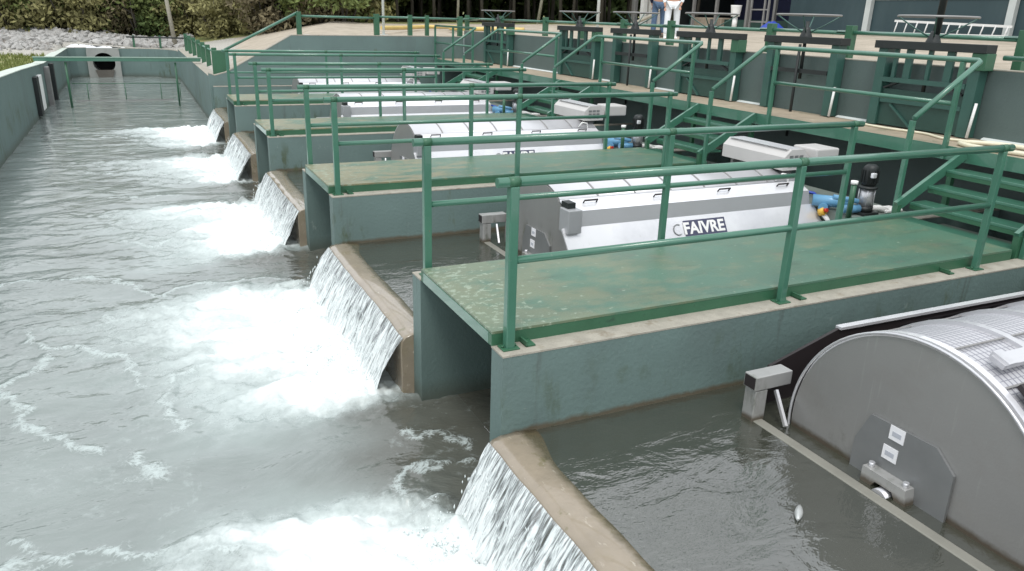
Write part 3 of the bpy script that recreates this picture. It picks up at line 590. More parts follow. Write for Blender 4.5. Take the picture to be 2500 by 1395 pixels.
for k in range(0, 4):
    d = d0 if k == 0 else copy_tree(d0); d.location = (0, k * P, 0)
    tag(d, {0: 'wide worn green metal deck in the foreground, tan scuffs at its left end', 1: 'second green deck from the camera, yellowish worn left end', 2: 'third green deck from the camera behind two railings', 3: 'smallest and farthest green deck near the back wall'}[k], 'deck', GD)
    s_ = s0 if k == 0 else copy_tree(s0); s_.location = (0, k * P, 0)
    tag(s_, {0: 'green metal stairs at right edge of photo leading off the nearest deck', 1: 'green metal stairs off the second deck, behind the grey motor housing', 2: 'green metal stairs off the third deck', 3: 'farthest green metal stairs near the back wall'}[k], 'stairs', GS)
    for side, y in (('near', k * P - .07), ('far', k * P + 1.51)):
        rr = r0 if (k == 0 and side == 'near') else copy_tree(r0); rr.location = (0, y, -.10)
        tag(rr, 'green pipe railing on the %s side of the %s deck' % (side, ORD[k]), 'railing', GR)
# walkway
o = thing('walkway', 'raised walkway with dusty tan boards and green fascia along the gate wall', 'walkway', (6.5, 0, .68))
MB().box(.03, .99, -7, 18.98, -.05, 0).build('walkway_boards', WALK, o)
MB().box(0, .027, -7, 18.98, -.15, .006).build('fascia', RAIL, o)
for k in range(-1, 4):
    for y in (k * P + .1, k * P + 1.5):
        MB().box(.03, .09, y, y + .06, -1.6, -.051).build('support_post', RAILD, o)
for y in (1.8, 4.1, 8.4, 3.9, 13.0): pass
for y0, y1, lab in ((3.56, 4.12, 'beside the nearest gate'), (5.62, 6.28, 'between the second and third gates'), (7.92, 8.7, 'between the third and fourth gates'), (10.2, 10.85, 'between the fourth and fifth gates'), (12.55, 15.3, 'left of the fifth gate'), (-4, 1.85, 'at the right edge')):
    o = MB().prism([(7.496, .685), (7.44, .685), (7.45, .698), (7.496, .712)], 'Y', y0, y1).build('foot_strip', COLW)
    tag(o, 'white strip at the foot of the tall wall ' + lab, 'strip', 'white strips at the foot of the gate wall')
def walkrail(k):
    ya, yb = (k * P + 1.42, (k + 1) * P - .03)
    o = thing('walkway_railing', '', 'railing', (6.5, ya, .68)); L_ = yb - ya
    top = [(-.93, 0, .37), (-.04, 0, .955), (0, .05, .965), (0, L_ - .05, .965), (-.04, L_, .955), (-.93, L_, .37)]
    if k == -1: top = top; 
    MB().tube(top, .03, 12).build('top_rail', RAIL, o)
    MB().tube([(0, .22, .48), (0, L_ - .22, .48)], .026, 12).build('mid_rail', RAIL, o)
    for y in (.22, L_ - .22): MB().box(-.03, .02, y - .025, y + .025, -.15, .94, .004).build('post', RAIL, o)
    for y in (0, L_): MB().box(-.965, -.915, y - .025, y + .025, -.78, .345, .004).build('newel_post', RAIL, o)
    return tag(o, {-1: 'walkway railing at the extreme right', 0: 'green walkway railing above the nearest drum filter, with sloping handrails at both ends', 1: 'green walkway railing between the second and third stairs', 2: 'green walkway railing between the third and fourth stairs', 3: 'farthest green walkway railing by the back wall'}[k], 'railing', 'railings along the raised walkway')
for k in range(-1, 3): walkrail(k)
o = thing('walkway_railing', 'farthest green walkway railing by the back wall', 'railing', (6.5, 3 * P + 1.42, .68), 'railings along the raised walkway')
MB().tube([(-.93, 0, .37), (-.04, 0, .955), (0, .05, .965), (0, 3.2, .965)], .03, 12).build('top_rail', RAIL, o)
MB().tube([(0, .22, .48), (0, 3.2, .48)], .026, 12).build('mid_rail', RAIL, o)
for y in (.22, 1.7, 3.2): MB().box(-.03, .02, y - .025, y + .025, -.15, .94).build('post', RAIL, o)
MB().box(-.965, -.915, -.025, .025, -.78, .345).build('newel_post', RAIL, o)
# pump floors at the right end of the tanks
for t_ in range(-1, 4):
    struct(MB().box(5.45, 6.35, t_ * P + 1.635, (t_ + 1) * P - .185, -.26, -.14).build('tank_floor_slab', mat('slab_concrete', (.16, .19, .17), .7, var=.15, bump=.3)))
    struct(MB().box(5.45, 6.45, (t_ + 1) * P + .01, (t_ + 1) * P + 1.42, -.30, -.19).build('stair_floor_slab', MC['slab_concrete']))

# ------------------------------------------------------------ sluice gates
def wheel(o, y, ztop=1.78):
    h = MB().tube([(0, y, ztop - .6), (0, y, 2.02)], .026, 10); h.build('spindle', GATEB, o)
    hub = MB().tube([(0, y, ztop), (0, y, ztop + .03), (0, y, ztop + .12), (0, y, ztop + .16)], [.10, .09, .055, .045], 16).build('hub', GATEB, o)
    wh = MB().tube([(.46 * math.cos(a), y + .46 * math.sin(a), 2.11) for a in np.linspace(0, 2 * math.pi, 40, endpoint=False)], .014, 8, closed=True).build('handwheel', STEELD, o)
    for a in (.6, .6 + math.pi / 2, .6 + math.pi, .6 + 1.5 * math.pi):
        MB().tube([(.05 * math.cos(a), y + .05 * math.sin(a), 1.86), (.25 * math.cos(a), y + .25 * math.sin(a), 1.97), (.46 * math.cos(a), y + .46 * math.sin(a), 2.105)], .009, 8).build('wheel_spoke', GATEF, wh)
def gate(yc, wd, panel, label, tall=False, nowheel=False):
    o = thing('sluice_gate', label, 'gate', (7.38, yc, 0), 'sluice gates along the tall wall'); h = wd / 2
    for s_ in (-1, 1): MB().box(-.06, .10, s_ * h - .07, s_ * h + .07, .69, 1.70, .004).build('frame_post', GATEF, o)
    MB().box(-.10, .10, -h - .12, h + .12, 1.70, 1.80, .004).build('top_beam', GATEB, o)
    MB().box(-.068, -.03, -h + .075, h - .075, 1.27, 1.33).build('crossbar', GATEF if panel else GATEB, o)
    if panel:
        g_ = MB().box(-.02, .02, -h + .075, h - .075, .70, 1.18).build('gate_panel', GATE, o)
        MB().box(-.05, -.021, -h + .08, h - .08, 1.00, 1.05).build('stiffener', GATEF, g_)
        MB().bar((-.04, h - .25, .98), (-.04, h - .62, .70), .02, .035, up=(1, 0, 0)).build('brace', GATEF, g_)
        MB().bar((-.03, h - .1, 1.19), (-.03, h - .35, 1.29), .02, .05, up=(1, 0, 0)).build('brace', GATEB, g_)
        MB().bar((-.03, -h + .1, 1.19), (-.03, -h + .35, 1.29), .02, .05, up=(1, 0, 0)).build('brace', GATEB, g_)
        for y, wdt in ((h * .42, .10), (-h * .45, .10), (-.02, .05), (h * .72, .05)): MB().box(-.03, .01, y - wdt / 2, y + wdt / 2, 1.331, 1.699).build('hanger_bar', GATEF, o)
        MB().box(-.08, .1, -h - .13, -h + .06, 1.50, 1.699, .005).build('end_box', RAILD, o)
    else:
        MB().tube([(-.09, 0, .3), (-.09, 0, 1.69)], .022, 8).build('screw_rod', GATEB, o)
    if not nowheel: wheel(o, 0)
    if tall: MB().tube([(0, -.02, 1.9), (0.02, -.05, 3.6)], [.045, .04], 12).build('screw_cover', GATEB, o)
    MB().tube([(-.09, -h - .11, .70), (-.09, -h - .14, 1.12)], .018, 8).build('white_pipe', WHITE, o)
    return o
gate(2.72, 1.35, True, 'nearest wide sluice gate with a large handwheel and tall black screw cover', tall=True)
gate(4.87, 1.30, False, 'open sluice gate frame with a bare rod, second from the right')
gate(7.1, 1.45, True, 'dark green sluice gate, third from the right')
gate(9.45, 1.30, False, 'open sluice gate frame, fourth from the right')
gate(11.7, 1.50, True, 'dark green sluice gate, fifth from the right')
gate(16.2, 1.55, True, 'smallest and farthest dark green sluice gate with handwheel')
# pipe rail joined to the wall top at the right
o = thing('wall_top_rail', 'short green pipe rail running off the right edge above the tall wall', 'railing', (7.42, 0, 1.5))
MB().tube([(0, 1.78, .16), (0, -3.5, .16)], .03, 12).build('top_rail', RAIL, o)
for y in (-.9, -3.): MB().box(-.03, .03, y - .03, y + .03, -.1, .14).build('post', RAIL, o)
# fence behind the gate wall
def fence_post(x, y, z0, h, s=.055): return MB().box(-s, s, -s, s, 0, h, .006)
o = thing('pipe_fence', 'green fence of square posts and one pipe rail behind the sluice gates', 'fence', (7.85, 0, 1.45))
py = [-3.4, -.8, 1.85, 4.45, 6.1, 8.88, 10.58, 12.4, 14.24, 17.0, 19.6]
for i, y in enumerate(py):
    MB().box(-.06, .06, y - .06, y + .06, -.1, .53, .006).build('post', RAILD, o)
for a, b_ in zip(py[:-1], py[1:]):
    MB().tube([(0, a + .02, .42), (0, b_ + .25, .43)], .03, 10).build('rail', RAIL, o)
# back fence with sloping rail
o = thing('back_fence', 'green fence on the back wall whose rail slopes down to the left', 'fence', (2.5, 19.35, 1.25))
for x, s_ in ((0, .065), (2.3, .075), (3.35, .06), (3.9, .05), (5.0, .07)): MB().box(x - s_, x + s_, -.07, .07, -.05, .68, .006).build('post', RAILD, o)
MB().tube([(-2.1, 0, -.40), (0, 0, .66)], .038, 12).build('sloping_rail', RAIL, o)
MB().tube([(0, 0, .56), (2.3, 0, .56)], .032, 12).build('rail', RAIL, o); MB().tube([(2.3, 0, .60), (5.6, 0, .60)], .032, 12).build('rail', RAIL, o)
MB().box(-2.45, -2.0, -.05, .05, -1.05, -.42, .006).build('foot_panel', RAILD, o)
# side fence beside the channel
o = thing('side_fence', 'row of thick green posts with a rail right of the far channel', 'fence', (.3, 19, .1))
yy = [.9, 2.4, 4.6, 6.6, 8.6, 11, 13.5, 16]
for y in yy: MB().box(-.07, .07, y - .07, y + .07, -.05, .72, .006).build('post', RAILD, o)
MB().tube([(0, yy[0], .6), (0, yy[-1], .58)], .03, 10).build('rail', RAIL, o)
o = thing('end_fence', 'low dark rail with two posts above the far end wall', 'fence', (-1.85, 37.75, .05))
for x in (0, 1.15): MB().box(x - .05, x + .05, -.05, .05, -.05, .58).build('post', RAILD, o)
MB().tube([(-.3, 0, .5), (2.2, -.6, .5)], .035, 8).build('rail', GATEB, o)
# footbridge beam across the channel
o = thing('cross_beam', 'pale green beam spanning the far channel on thin posts', 'beam', (-2.3, 24.4, .2))
MB().box(-2.45, 2.4, -.09, .09, 0.035, .14, .01).build('beam', RAIL, o)
MB().box(-2.47, 2.42, -.10, .10, .141, .165).build('top_flange', mat('pale_green_paint', (.22, .32, .26), .5, var=.1), o)
for x, a in ((-1.6, .035), (1.6, .03)): MB().tube([(x, 0, 0), (x, 0, -1.6)], a, 8).build('post', RAILD, o)
o = thing('water_screen', 'thin wire frame standing in the water behind the cross beam', 'frame', (-2.3, 26.5, -1.25))
MB().tube([(-1.65, 0, .62), (1.8, 0, .6)], .012, 6).build('top_bar', RAILD, o)
for x in (-1.2, -.03, 1.12, 1.75): MB().tube([(x, 0, -.2), (x, 0, .62)], .014, 6).build('post', RAILD, o)
MB().box(-1.6, 1.5, -.02, .02, .02, .05).build('waterline_bar', STEELD, o)
# boards on the left wall
tag(MB().box(-4.60, -4.50, 22.5, 23.3, -1.08, -.09, .01).build('gauge_board', WHITE), 'white rectangular board on the left channel wall', 'board')
tag(MB().box(-4.598, -4.49, 21.75, 22.3, -1.15, -.06, .01).build('dark_board', GATEB), 'black vertical board beside the white board on the left wall', 'board')
for y, mt, lb in ((25.2, STEELD, 'grey'), (26.9, GATEB, 'black')):
    tag(MB().box(-4.6, -4.46, y, y + .35, -1.3, -.0, .01).build('slot_post', mt), '%s upright post against the left wall near the cross beam' % lb, 'post')

# ------------------------------------------------------------ text
def text_mesh(s, size, m, name, parent, M4, ext=.003, bold=.0):
    cu = bpy.data.curves.new(name, 'FONT'); cu.body = s; cu.size = size; cu.extrude = ext; cu.offset = bold; cu.align_x = 'CENTER'; cu.align_y = 'CENTER'
    to = bpy.data.objects.new(name, cu); C.objects.link(to); dg = bpy.context.evaluated_depsgraph_get(); me = bpy.data.meshes.new_from_object(to.evaluated_get(dg))
    C.objects.unlink(to); bpy.data.objects.remove(to); me.materials.clear(); me.materials.append(m)
    o = bpy.data.objects.new(name, me); C.objects.link(o); o.parent = parent; o.matrix_local = M4; return o
# ------------------------------------------------------------ drum filters
RC = .85; ZC = .10          # local origin: water level at end plate; axis height
def arcp(a0, a1, n, rad=RC): return [(rad * math.cos(R(a0 + (a1 - a0) * i / n)), ZC + rad * math.sin(R(a0 + (a1 - a0) * i / n))) for i in range(n + 1)]
def common(o):
    # end plate with small mounting plate, labels, bearing; frame
    poly = arcp(-40, 220, 60); ep = MB().prism([(y, z) for y, z in poly], 'X', 0, .03).build('end_plate', BRUSH, o)
    pl = MB().prism([(.32, -.6), (.32, .20), (.24, .40), (-.20, .41), (-.33, .30), (-.35, -.6)], 'X', -.022, -.002).build('mounting_plate', DARKP, ep)
    for z, y in ((.36, .05), (.22, .07)):
        lb = MB().box(-.027, -.0225, y - .055, y + .045, z - .045, z + .045).build('label', LABELW, ep)
        for j in range(4): 
            pass
        MB().box(-.0285, -.0272, y - .035, y + .025, z - .018, z + .012).build('label_print', mat('faint_print', (.45, .47, .52), .5), lb)
    bb = MB().prism([(.17, .10), (-.13, .10), (-.15, -.03), (-.09, -.03), (-.05, .04), (.07, .04), (.11, -.03), (.17, -.03)], 'X', -.10, -.0225).build('bearing_block', FRAMES, ep)
    for y in (-.10, .14): MB().tube([(-.06, y, .09), (-.06, y, .13)], .018, 8).build('bolt', STEEL, bb)
    MB().tube([(-.13, .01, -.04), (-.02, .01, -.04)], .065, 20).build('shaft', STEEL, bb)
    # square tube frame
    MB().box(-.235, -.125, .98, 1.09, -.6, .235, .008).build('frame_post', FRAMES, o)
    MB().box(-.25, .08, .975, 1.095, .24, .345, .006).build('frame_arm', FRAMES, o)
    MB().box(-.253, -.249, .985, 1.085, .25, .335).build('tube_dark_plate', BLACK, o)  # black plate on the solid arm end, painted dark of a hollow tube
    MB().bar((-.06, .97, .22), (-.10, .80, .03), .02, .03).build('frame_brace', STEEL, o)
    MB().box(-.22, -.14, -1.35, 1.04, -.09, .006, .006).build('cross_tube', mat('tube_steel', (.27, .265, .23), .5, metal=.2, var=.14), o)
def drum_closed():
    o = thing('drum_filter', '', 'drum filter'); common(o)
    Lx = 3.36
    prof = [(y, z) for y, z in arcp(35, 122, 24, .875)]
    def sheet(pts, th=.012, x0=0.01, x1=Lx, sm=True):
        n = len(pts); outer = pts; inner = [(y * .985, z - .012) for y, z in pts]
        vs = [(x0, y, z) for y, z in outer] + [(x1, y, z) for y, z in outer] + [(x0, y, z) for y, z in inner] + [(x1, y, z) for y, z in inner]
        fs = [(i, i + 1, n + i + 1, n + i) for i in range(n - 1)] + [(2 * n + i, 3 * n + i, 3 * n + i + 1, 2 * n + i + 1) for i in range(n - 1)]
        fs += [(i, 2 * n + i, 2 * n + i + 1, i + 1) for i in range(n - 1)] + [(n + i, n + i + 1, 3 * n + i + 1, 3 * n + i) for i in range(n - 1)] + [(0, n, 3 * n, 2 * n), (n - 1, 3 * n - 1, 4 * n - 1, 2 * n - 1)]
        return MB().add(vs, fs, sm)
    cv = sheet(prof).build('cover_top', mat('cover_top_steel', (.60, .60, .62), .3, metal=.25, var=.06, vscale=1.5), o)
    for i in range(7):
        x = .48 + i * .48
        if x < Lx - .2:
            pts = arcp(60, 121, 14, .878); mb = MB()
            for (ya, za), (yb, zb) in zip(pts[:-1], pts[1:]): mb.bar((x, ya, za), (x, yb, zb), .022, .006)
            mb.build('seam', STEELD, cv)
    ya, za = prof[-1]
    sheet([(ya - .004, za - .002), (-.655, .755 - .0)], x0=0, sm=False).build('cover_lip', COVER, o)
    bd = sheet([(-.658, .752), (-.70, .60)], x0=.0, x1=Lx, sm=False).build('cover_band', COVERG, o)
    pn = MB().add([(-.09, -.70, .60), (Lx + .06, -.70, .60), (Lx + .24, -1.02, .06), (-.03, -1.02, .06), (-.09, -.68, .59), (Lx + .06, -.68, .59), (Lx + .24, -1.0, .05), (-.03, -1.0, .05)],
                  [(0, 1, 2, 3), (7, 6, 5, 4), (0, 4, 5, 1), (1, 5, 6, 2), (2, 6, 7, 3), (3, 7, 4, 0)]).build('side_panel', COVER, o)
    MB().add([(Lx + .0, .70, .57), (Lx, .2, .95), (Lx, -.3, .90), (Lx, -.70, .60), (Lx + .12, -1.0, .05), (Lx + .12, .72, .05)], [(0, 1, 2, 3, 4, 5)]).build('end_cap', STEEL, o)
    for x in (.05, .95, 1.85, 2.75):
        MB().tube([(x + .2, -.52, .79), (x + .2, -.56, .84), (x + .36, -.56, .84), (x + .36, -.52, .79)], .010, 8).build('handle', BLACK, o)
    MB().box(-.06, .10, -.78, -.58, .55, .80, .01).build('latch_bracket', COVERG, o); MB().box(-.03, .06, -.70, -.56, .801, .86).build('latch', GATEB, o)
    # lettering panel lying on the slanted side panel
    nrm = Vector((0, -.54, .32)).normalized(); upv = Vector((0, .32, .54)).normalized(); rt = Vector((1, 0, 0))
    c_ = Vector((1.72, -.775, .475)) + nrm * .004
    def M4(dx, dz, lift): 
        q = c_ + rt * dx + upv * dz + nrm * lift; return Matrix((rt, upv, nrm)).transposed().to_4x4() if 0 else Matrix.Translation(q) @ Matrix((rt, upv, rt.cross(upv))).transposed().to_4x4()
    lp = MB().add([tuple(c_ + rt * a + upv * b2 + nrm * 0.0) for a, b2 in ((-.29, -.095), (.29, -.095), (.29, .095), (-.29, .095))] + [tuple(c_ + rt * a + upv * b2 + nrm * .003) for a, b2 in ((-.29, -.095), (.29, -.095), (.29, .095), (-.29, .095))],
                  [(3, 2, 1, 0), (4, 5, 6, 7), (0, 1, 5, 4), (1, 2, 6, 5), (2, 3, 7, 6), (3, 0, 4, 7)]).build('logo_plate', LOGOBG, pn)
    text_mesh('FAIVRE', .185, WHITE, 'lettering', lp, M4(-.02, -.003, .0045), ext=.0012, bold=.006)
    mb = MB()
    for i in range(12):
        a0, a1 = [R(60 + j * 240 / 12) for j in (i, i + 1)]
        mb.bar(c_ + rt * (-.375 + .06 * math.cos(a0)) + upv * .06 * math.sin(a0), c_ + rt * (-.375 + .06 * math.cos(a1)) + upv * .06 * math.sin(a1), .012, .006, up=nrm)
    mb.build('round_mark', DARKP, pn)
    # motor housing lying across the cover at the right end
    hx = 3.15
    mh = MB().prism([(hx, .96), (hx + .38, .96), (hx + .40, 1.11), (hx + .30, 1.21), (hx + .10, 1.21), (hx, 1.12)], 'Y', -.40, .72).build('motor_housing', mat('housing_grey', (.50, .49, .475), .45, var=.05), o)
    for i in range(3): 
        for j in range(3): MB().box(hx + .08 + j * .08, hx + .14 + j * .08, -.404, -.401, .995 + i * .055, 1.03 + i * .055).build('louvre', DARKP, mh)
    MB().box(hx + .06, hx + .3, -.36, .68, 1.2105, 1.216).build('housing_strip', COVER, mh)
    MB().box(hx + .42, hx + .80, -.50, -.10, 1.04, 1.22, .02).build('junction_box', MC['housing_grey'], o)
    for y in (-.3, .6): MB().box(hx + .1, hx + .25, y, y + .05, .60, .955).build('housing_leg', STEELD, o)
    MB().tube([(hx - .15, -.45, .86), (hx - .1, -.5, .95), (hx, -.5, .93), (hx + .05, -.45, .80), (hx + .2, -.5, .60)], .012, 8).build('cable', WHITE, o)
    v_ = MB().tube([(Lx + .08, -.80, .52), (Lx + .1, -.86, .54)], .055, 12).build('valve', YELLOW, o); MB().tube([(Lx + .09, -.86, .55), (Lx + .09, -.90, .56)], .025, 8).build('valve_knob', RED, v_)
    MB().tube([(Lx + .10, -.84, .50), (Lx + .16, -.92, .40), (Lx + .20, -.96, .28)], .028, 10).build('valve_pipe', WHITE, o)
    MB().tube([(Lx + .05, -.55, .72), (Lx + .15, -.6, .70), (Lx + .30, -.80, .50), (Lx + .36, -1.0, .22), (Lx + .40, -1.05, .1)], .020, 10).build('blue_hose', BLUEH, o)
    return o
def drum_open():
    o = thing('drum_filter', 'large uncovered steel drum filter in the near tank at lower right, end plate facing left', 'drum filter'); common(o)
    # rims
    for i in range(8):
        x = .0 + i * .50
        mb = MB(); n = 64
        ro, ri = .872, .835
        vs = []; 
        for k in range(n):
            a = 2 * math.pi * k / n
            for rad, xx in ((ro, x), (ro, x + .05), (ri, x + .05), (ri, x)): vs.append((xx + .031, rad * math.cos(a), ZC + rad * math.sin(a)))
        fs = [(k * 4 + j, k * 4 + (j + 1) % 4, ((k + 1) % n) * 4 + (j + 1) % 4, ((k + 1) % n) * 4 + j) for k in range(n) for j in range(4)]
        mb.add(vs, fs, False).build('drum_rim', STEEL if i else COVER, o)
    # bright lip round the end plate
    mb = MB().tube([(-.006, .868 * math.cos(a), ZC + .868 * math.sin(a)) for a in np.linspace(0, 2 * math.pi, 80, endpoint=False)], .010, 6, closed=True); mb.build('plate_rim', STEEL, o)
    n = 96; vs = []
    for k in range(n):
        a = 2 * math.pi * k / n
        for x in (.04, 3.6): vs.append((x, .845 * math.cos(a), ZC + .845 * math.sin(a)))
    MB().add(vs, [(2 * k, 2 * k + 1, 2 * ((k + 1) % n) + 1, 2 * ((k + 1) % n)) for k in range(n)], True).build('drum_screen', MESHM, o)
    # screen clamp bars along X
    for a in (22, 55, 96, 118, 141, 165):
        y, z = .858 * math.cos(R(a)), ZC + .858 * math.sin(R(a)); MB().bar((.08, y, z), (3.6, y, z), .012, .008, up=(0, math.cos(R(a)), math.sin(R(a)))).build('clamp_bar', STEELD, o)
    # channel bracket bar lying on the front of the drum
    a = 109; y, z = .90 * math.cos(R(a)), ZC + .90 * math.sin(R(a)); uu = (0, math.cos(R(a)), math.sin(R(a)))
    MB().bar((.16, y, z), (1.5, y, z), .09, .03, up=uu).build('clamp_channel', STEEL, o)
    for x in (.18, .62, 1.1): MB().bar((x, y, z + .012), (x + .07, y, z + .012), .11, .035, up=uu).build('clamp_block', STEEL, o)
    # dark splash sheet on the far side with a bright top edge
    MB().prism([(.03, .0), (.05, .30), (.72, .50), (3.6, .47), (3.6, 0)], 'Y', 1.16, 1.185).build('splash_sheet', BLACK, o)
    pts = [(.98, -.05), (1.0, .25), (1.16, .47)]
    MB().bar((.70, 1.17, .50), (3.62, 1.17, .47), .055, .022).build('sheet_edge', COVER, o)
    vs = []; q = [(1.155, .0), (1.12, .3), (1.02, .46), (.86, .52)]
    # dark curved guard closing the gap between the sheet and the drum
    n = 14; vs = []; 
    for i in range(n + 1):
        a = R(-5 + 62 * i / n); rad = .93 + .02 * math.sin(i)
        for x in (.04 + .55 * (i / n) ** 1.0, 3.6): vs.append((x, rad * math.cos(a) + .04, ZC + rad * math.sin(a) - .10))
    MB().add(vs, [(2 * i, 2 * i + 1, 2 * i + 3, 2 * i + 2) for i in range(n)], True).build('inner_guard', BLACK, o)
    MB().box(.10, 3.6, -1.25, -.97, -.3, .18, .02).build('trough', BLACK, o)
    for a_, wd_ in ((124, .14), (138, .26)):
        yy_, zz_ = .91 * math.cos(R(a_)), ZC + .91 * math.sin(R(a_)); MB().bar((.12, yy_, zz_), (3.6, yy_, zz_), wd_, .03, up=(0, math.cos(R(a_)), math.sin(R(a_)))).build('spray_guard', BLACK, o)
    return o
MESHM = bpy.data.materials.new('drum_screen'); MESHM.use_nodes = True; t = MESHM.node_tree; L = t.links.new; b = t.nodes['Principled BSDF']
tc = NN(t, 'TexCoord'); sx = NN(t, 'SeparateXYZ'); L(tc.outputs['Object'], sx.inputs[0])
zc_ = NN(t, 'Math', operation='SUBTRACT'); L(sx.outputs[2], zc_.inputs[0]); zc_.inputs[1].default_value = ZC
an = NN(t, 'Math', operation='ARCTAN2'); L(zc_.outputs[0], an.inputs[0]); L(sx.outputs[1], an.inputs[1])
def lines(src, freq, duty):
    a = NN(t, 'Math', operation='MULTIPLY'); L(src, a.inputs[0]); a.inputs[1].default_value = freq; f_ = NN(t, 'Math', operation='FRACT'); L(a.outputs[0], f_.inputs[0]); g_ = NN(t, 'Math', operation='LESS_THAN'); L(f_.outputs[0], g_.inputs[0]); g_.inputs[1].default_value = duty; return g_.outputs[0]
l1 = lines(sx.outputs[0], 26, .28); l2 = lines(an.outputs[0], 20, .10)
mx_ = NN(t, 'Math', operation='MAXIMUM'); L(l1, mx_.inputs[0]); L(l2, mx_.inputs[1])
cm = NN(t, 'Mix', data_type='RGBA'); L(mx_.outputs[0], cm.inputs[0]); cm.inputs[6].default_value = (.52, .52, .54, 1); cm.inputs[7].default_value = (.26, .26, .30, 1)
L(cm.outputs[2], b.inputs['Base Color']); b.inputs['Roughness'].default_value = .4; b.inputs['Metallic'].default_value = .3
bp = NN(t, 'Bump', Strength=.5, Distance=.004, invert=True); L(mx_.outputs[0], bp.inputs['Height']); L(bp.outputs[0], b.inputs['Normal'])
do = drum_open(); do.location = (1.95, -1.65, ZT)
dc = drum_closed()
for t_ in range(0, 4):
    d = dc if t_ == 0 else copy_tree(dc); d.location = (1.95, (t_ + 1) * P - 1.65, ZT)
    tag(d, {0: 'steel drum filter under white covers with clear lettering, behind the nearest deck', 1: 'covered steel drum filter behind the second deck', 2: 'covered steel drum filter behind the third deck', 3: 'farthest covered drum filter near the back wall'}[t_], 'drum filter', 'covered drum filters in the tanks')
# pumps
def pump():
    o = thing('pump', '', 'pump')
    MB().box(-.12, .12, -.12, .12, 0, .035, .005).build('base_plate', GATEB, o)
    MB().tube([(0, 0, .035), (0, 0, .10)], .095, 20).build('pump_foot', GATEB, o)
    MB().tube([(0, 0, .10), (0, 0, .31)], .072, 20).build('stage_casing', STEEL, o)
    for a in range(4): MB().tube([(.085 * math.cos(a * 1.57 + .8), .085 * math.sin(a * 1.57 + .8), .09), (.085 * math.cos(a * 1.57 + .8), .085 * math.sin(a * 1.57 + .8), .33)], .008, 6).build('tie_rod', STEEL, o)
    MB().tube([(0, 0, .31), (0, 0, .33), (0, 0, .345)], [.11, .11, .08], 20).build('coupling_flange', GATEB, o)
    mo = MB().tube([(0, 0, .345), (0, 0, .36), (0, 0, .54), (0, 0, .57), (0, 0, .59)], [.07, .085, .085, .075, .05], 20).build('motor', GATEB, o)
    for i in range(14):
        a = 2 * math.pi * i / 14; MB().bar((.09 * math.cos(a), .09 * math.sin(a), .38), (.09 * math.cos(a), .09 * math.sin(a), .53), .006, .02, up=(math.cos(a), math.sin(a), 0)).build('cooling_fin', GATEB, mo)
    MB().box(-.09, -.03, -.12, -.075, .45, .51, .01).build('terminal_box', COVER, mo)
    MB().tube([(-.09, 0, .07), (-.32, .05, .07)], .05, 14).build('inlet_pipe', BLUEP, o)
    MB().tube([(.09, 0, .06), (.22, -.02, .06), (.34, -.05, .02)], .035, 12).build('outlet_pipe', WHITE, o)
    return o
p0 = pump()
for t_ in range(-0, 3):
    d = p0 if t_ == 0 else copy_tree(p0); d.location = (5.72, t_ * P + 1.95, -.14)
    tag(d, {0: 'upright black and silver pump standing right of the nearest covered drum', 1: 'upright pump at the right end of the second covered drum', 2: 'small distant upright pump by the third covered drum'}[t_], 'pump', 'upright pumps beside the drum filters')
    q = thing('pipe_group', {0: 'light blue pipes between the nearest covered drum and its pump', 1: 'light blue pipe beside the second pump', 2: 'light blue pipe beside the third pump'}[t_], 'pipes', (5.4, t_ * P + 2.2, -.14), 'blue pipes beside the pumps')
    MB().tube([(-.05, .2, .10), (.25, -.1, .10)], .07, 14).build('large_pipe', BLUEP, q); MB().tube([(-.02, .05, .03), (.3, .3, .03)], .055, 14).build('large_pipe', BLUEP, q)
    MB().tube([(-.05, -.1, .2), (.2, -.25, .16)], .03, 12).build('small_pipe', BLUEP, q)
    s_ = thing('stand_pipe', {0: 'green standpipe with a white cap in front of the blue pipes', 1: 'green standpipe with white cap by the second pump', 2: 'green standpipe with white cap by the third pump'}[t_], 'pipe', (5.36, t_ * P + 1.85, -.14), 'capped green standpipes')
    MB().tube([(0, 0, 0), (0, 0, .40)], .032, 12).build('pipe', RAILD, s_); MB().tube([(0, 0, .401), (0, 0, .44)], .04, 12).build('cap', WHITE, s_)
    tag(MB().box(6.0, 6.28, t_ * P + 1.85, t_ * P + 2.05, -.135, -.10, .01).build('white_tray', WHITE), {0: 'white tray on the slab right of the nearest pump', 1: 'white tray beside the second pump', 2: 'white tray beside the third pump'}[t_], 'tray')
# hose on the walkway
def hose(name, label, pts, rad, m, cat='hose'):
    P_ = [Vector(p) for p in pts]; out = []
    for i in range(len(P_) - 1):
        p0_, p1, p2, p3 = P_[max(i - 1, 0)], P_[i], P_[i + 1], P_[min(i + 2, len(P_) - 1)]
        for j in range(8):
            s_ = j / 8; out.append(.5 * ((2 * p1) + (-p0_ + p2) * s_ + (2 * p0_ - 5 * p1 + 4 * p2 - p3) * s_ ** 2 + (-p0_ + 3 * p1 - 3 * p2 + p3) * s_ ** 3))
    out.append(P_[-1]); o = MB().tube(out, rad, 10).build(name, m); return tag(o, label, cat)
hose('white_hose', 'thick white hose looped on the walkway at the right edge', [(6.75, -1.2, .71), (6.7, .6, .71), (6.62, 1.3, .71), (6.72, 1.62, .71), (6.95, 1.60, .71), (7.15, 1.3, .71), (7.1, .4, .71), (7.15, -1.5, .71)], .026, CREAM)
hose('garden_hose', 'thin cream hose lying along the walkway boards below the nearest gate', [(7.1, 3.4, .70), (7.05, 2.9, .70), (7.12, 2.4, .70), (6.95, 2.0, .70), (7.05, 1.75, .70)], .014, CREAM)
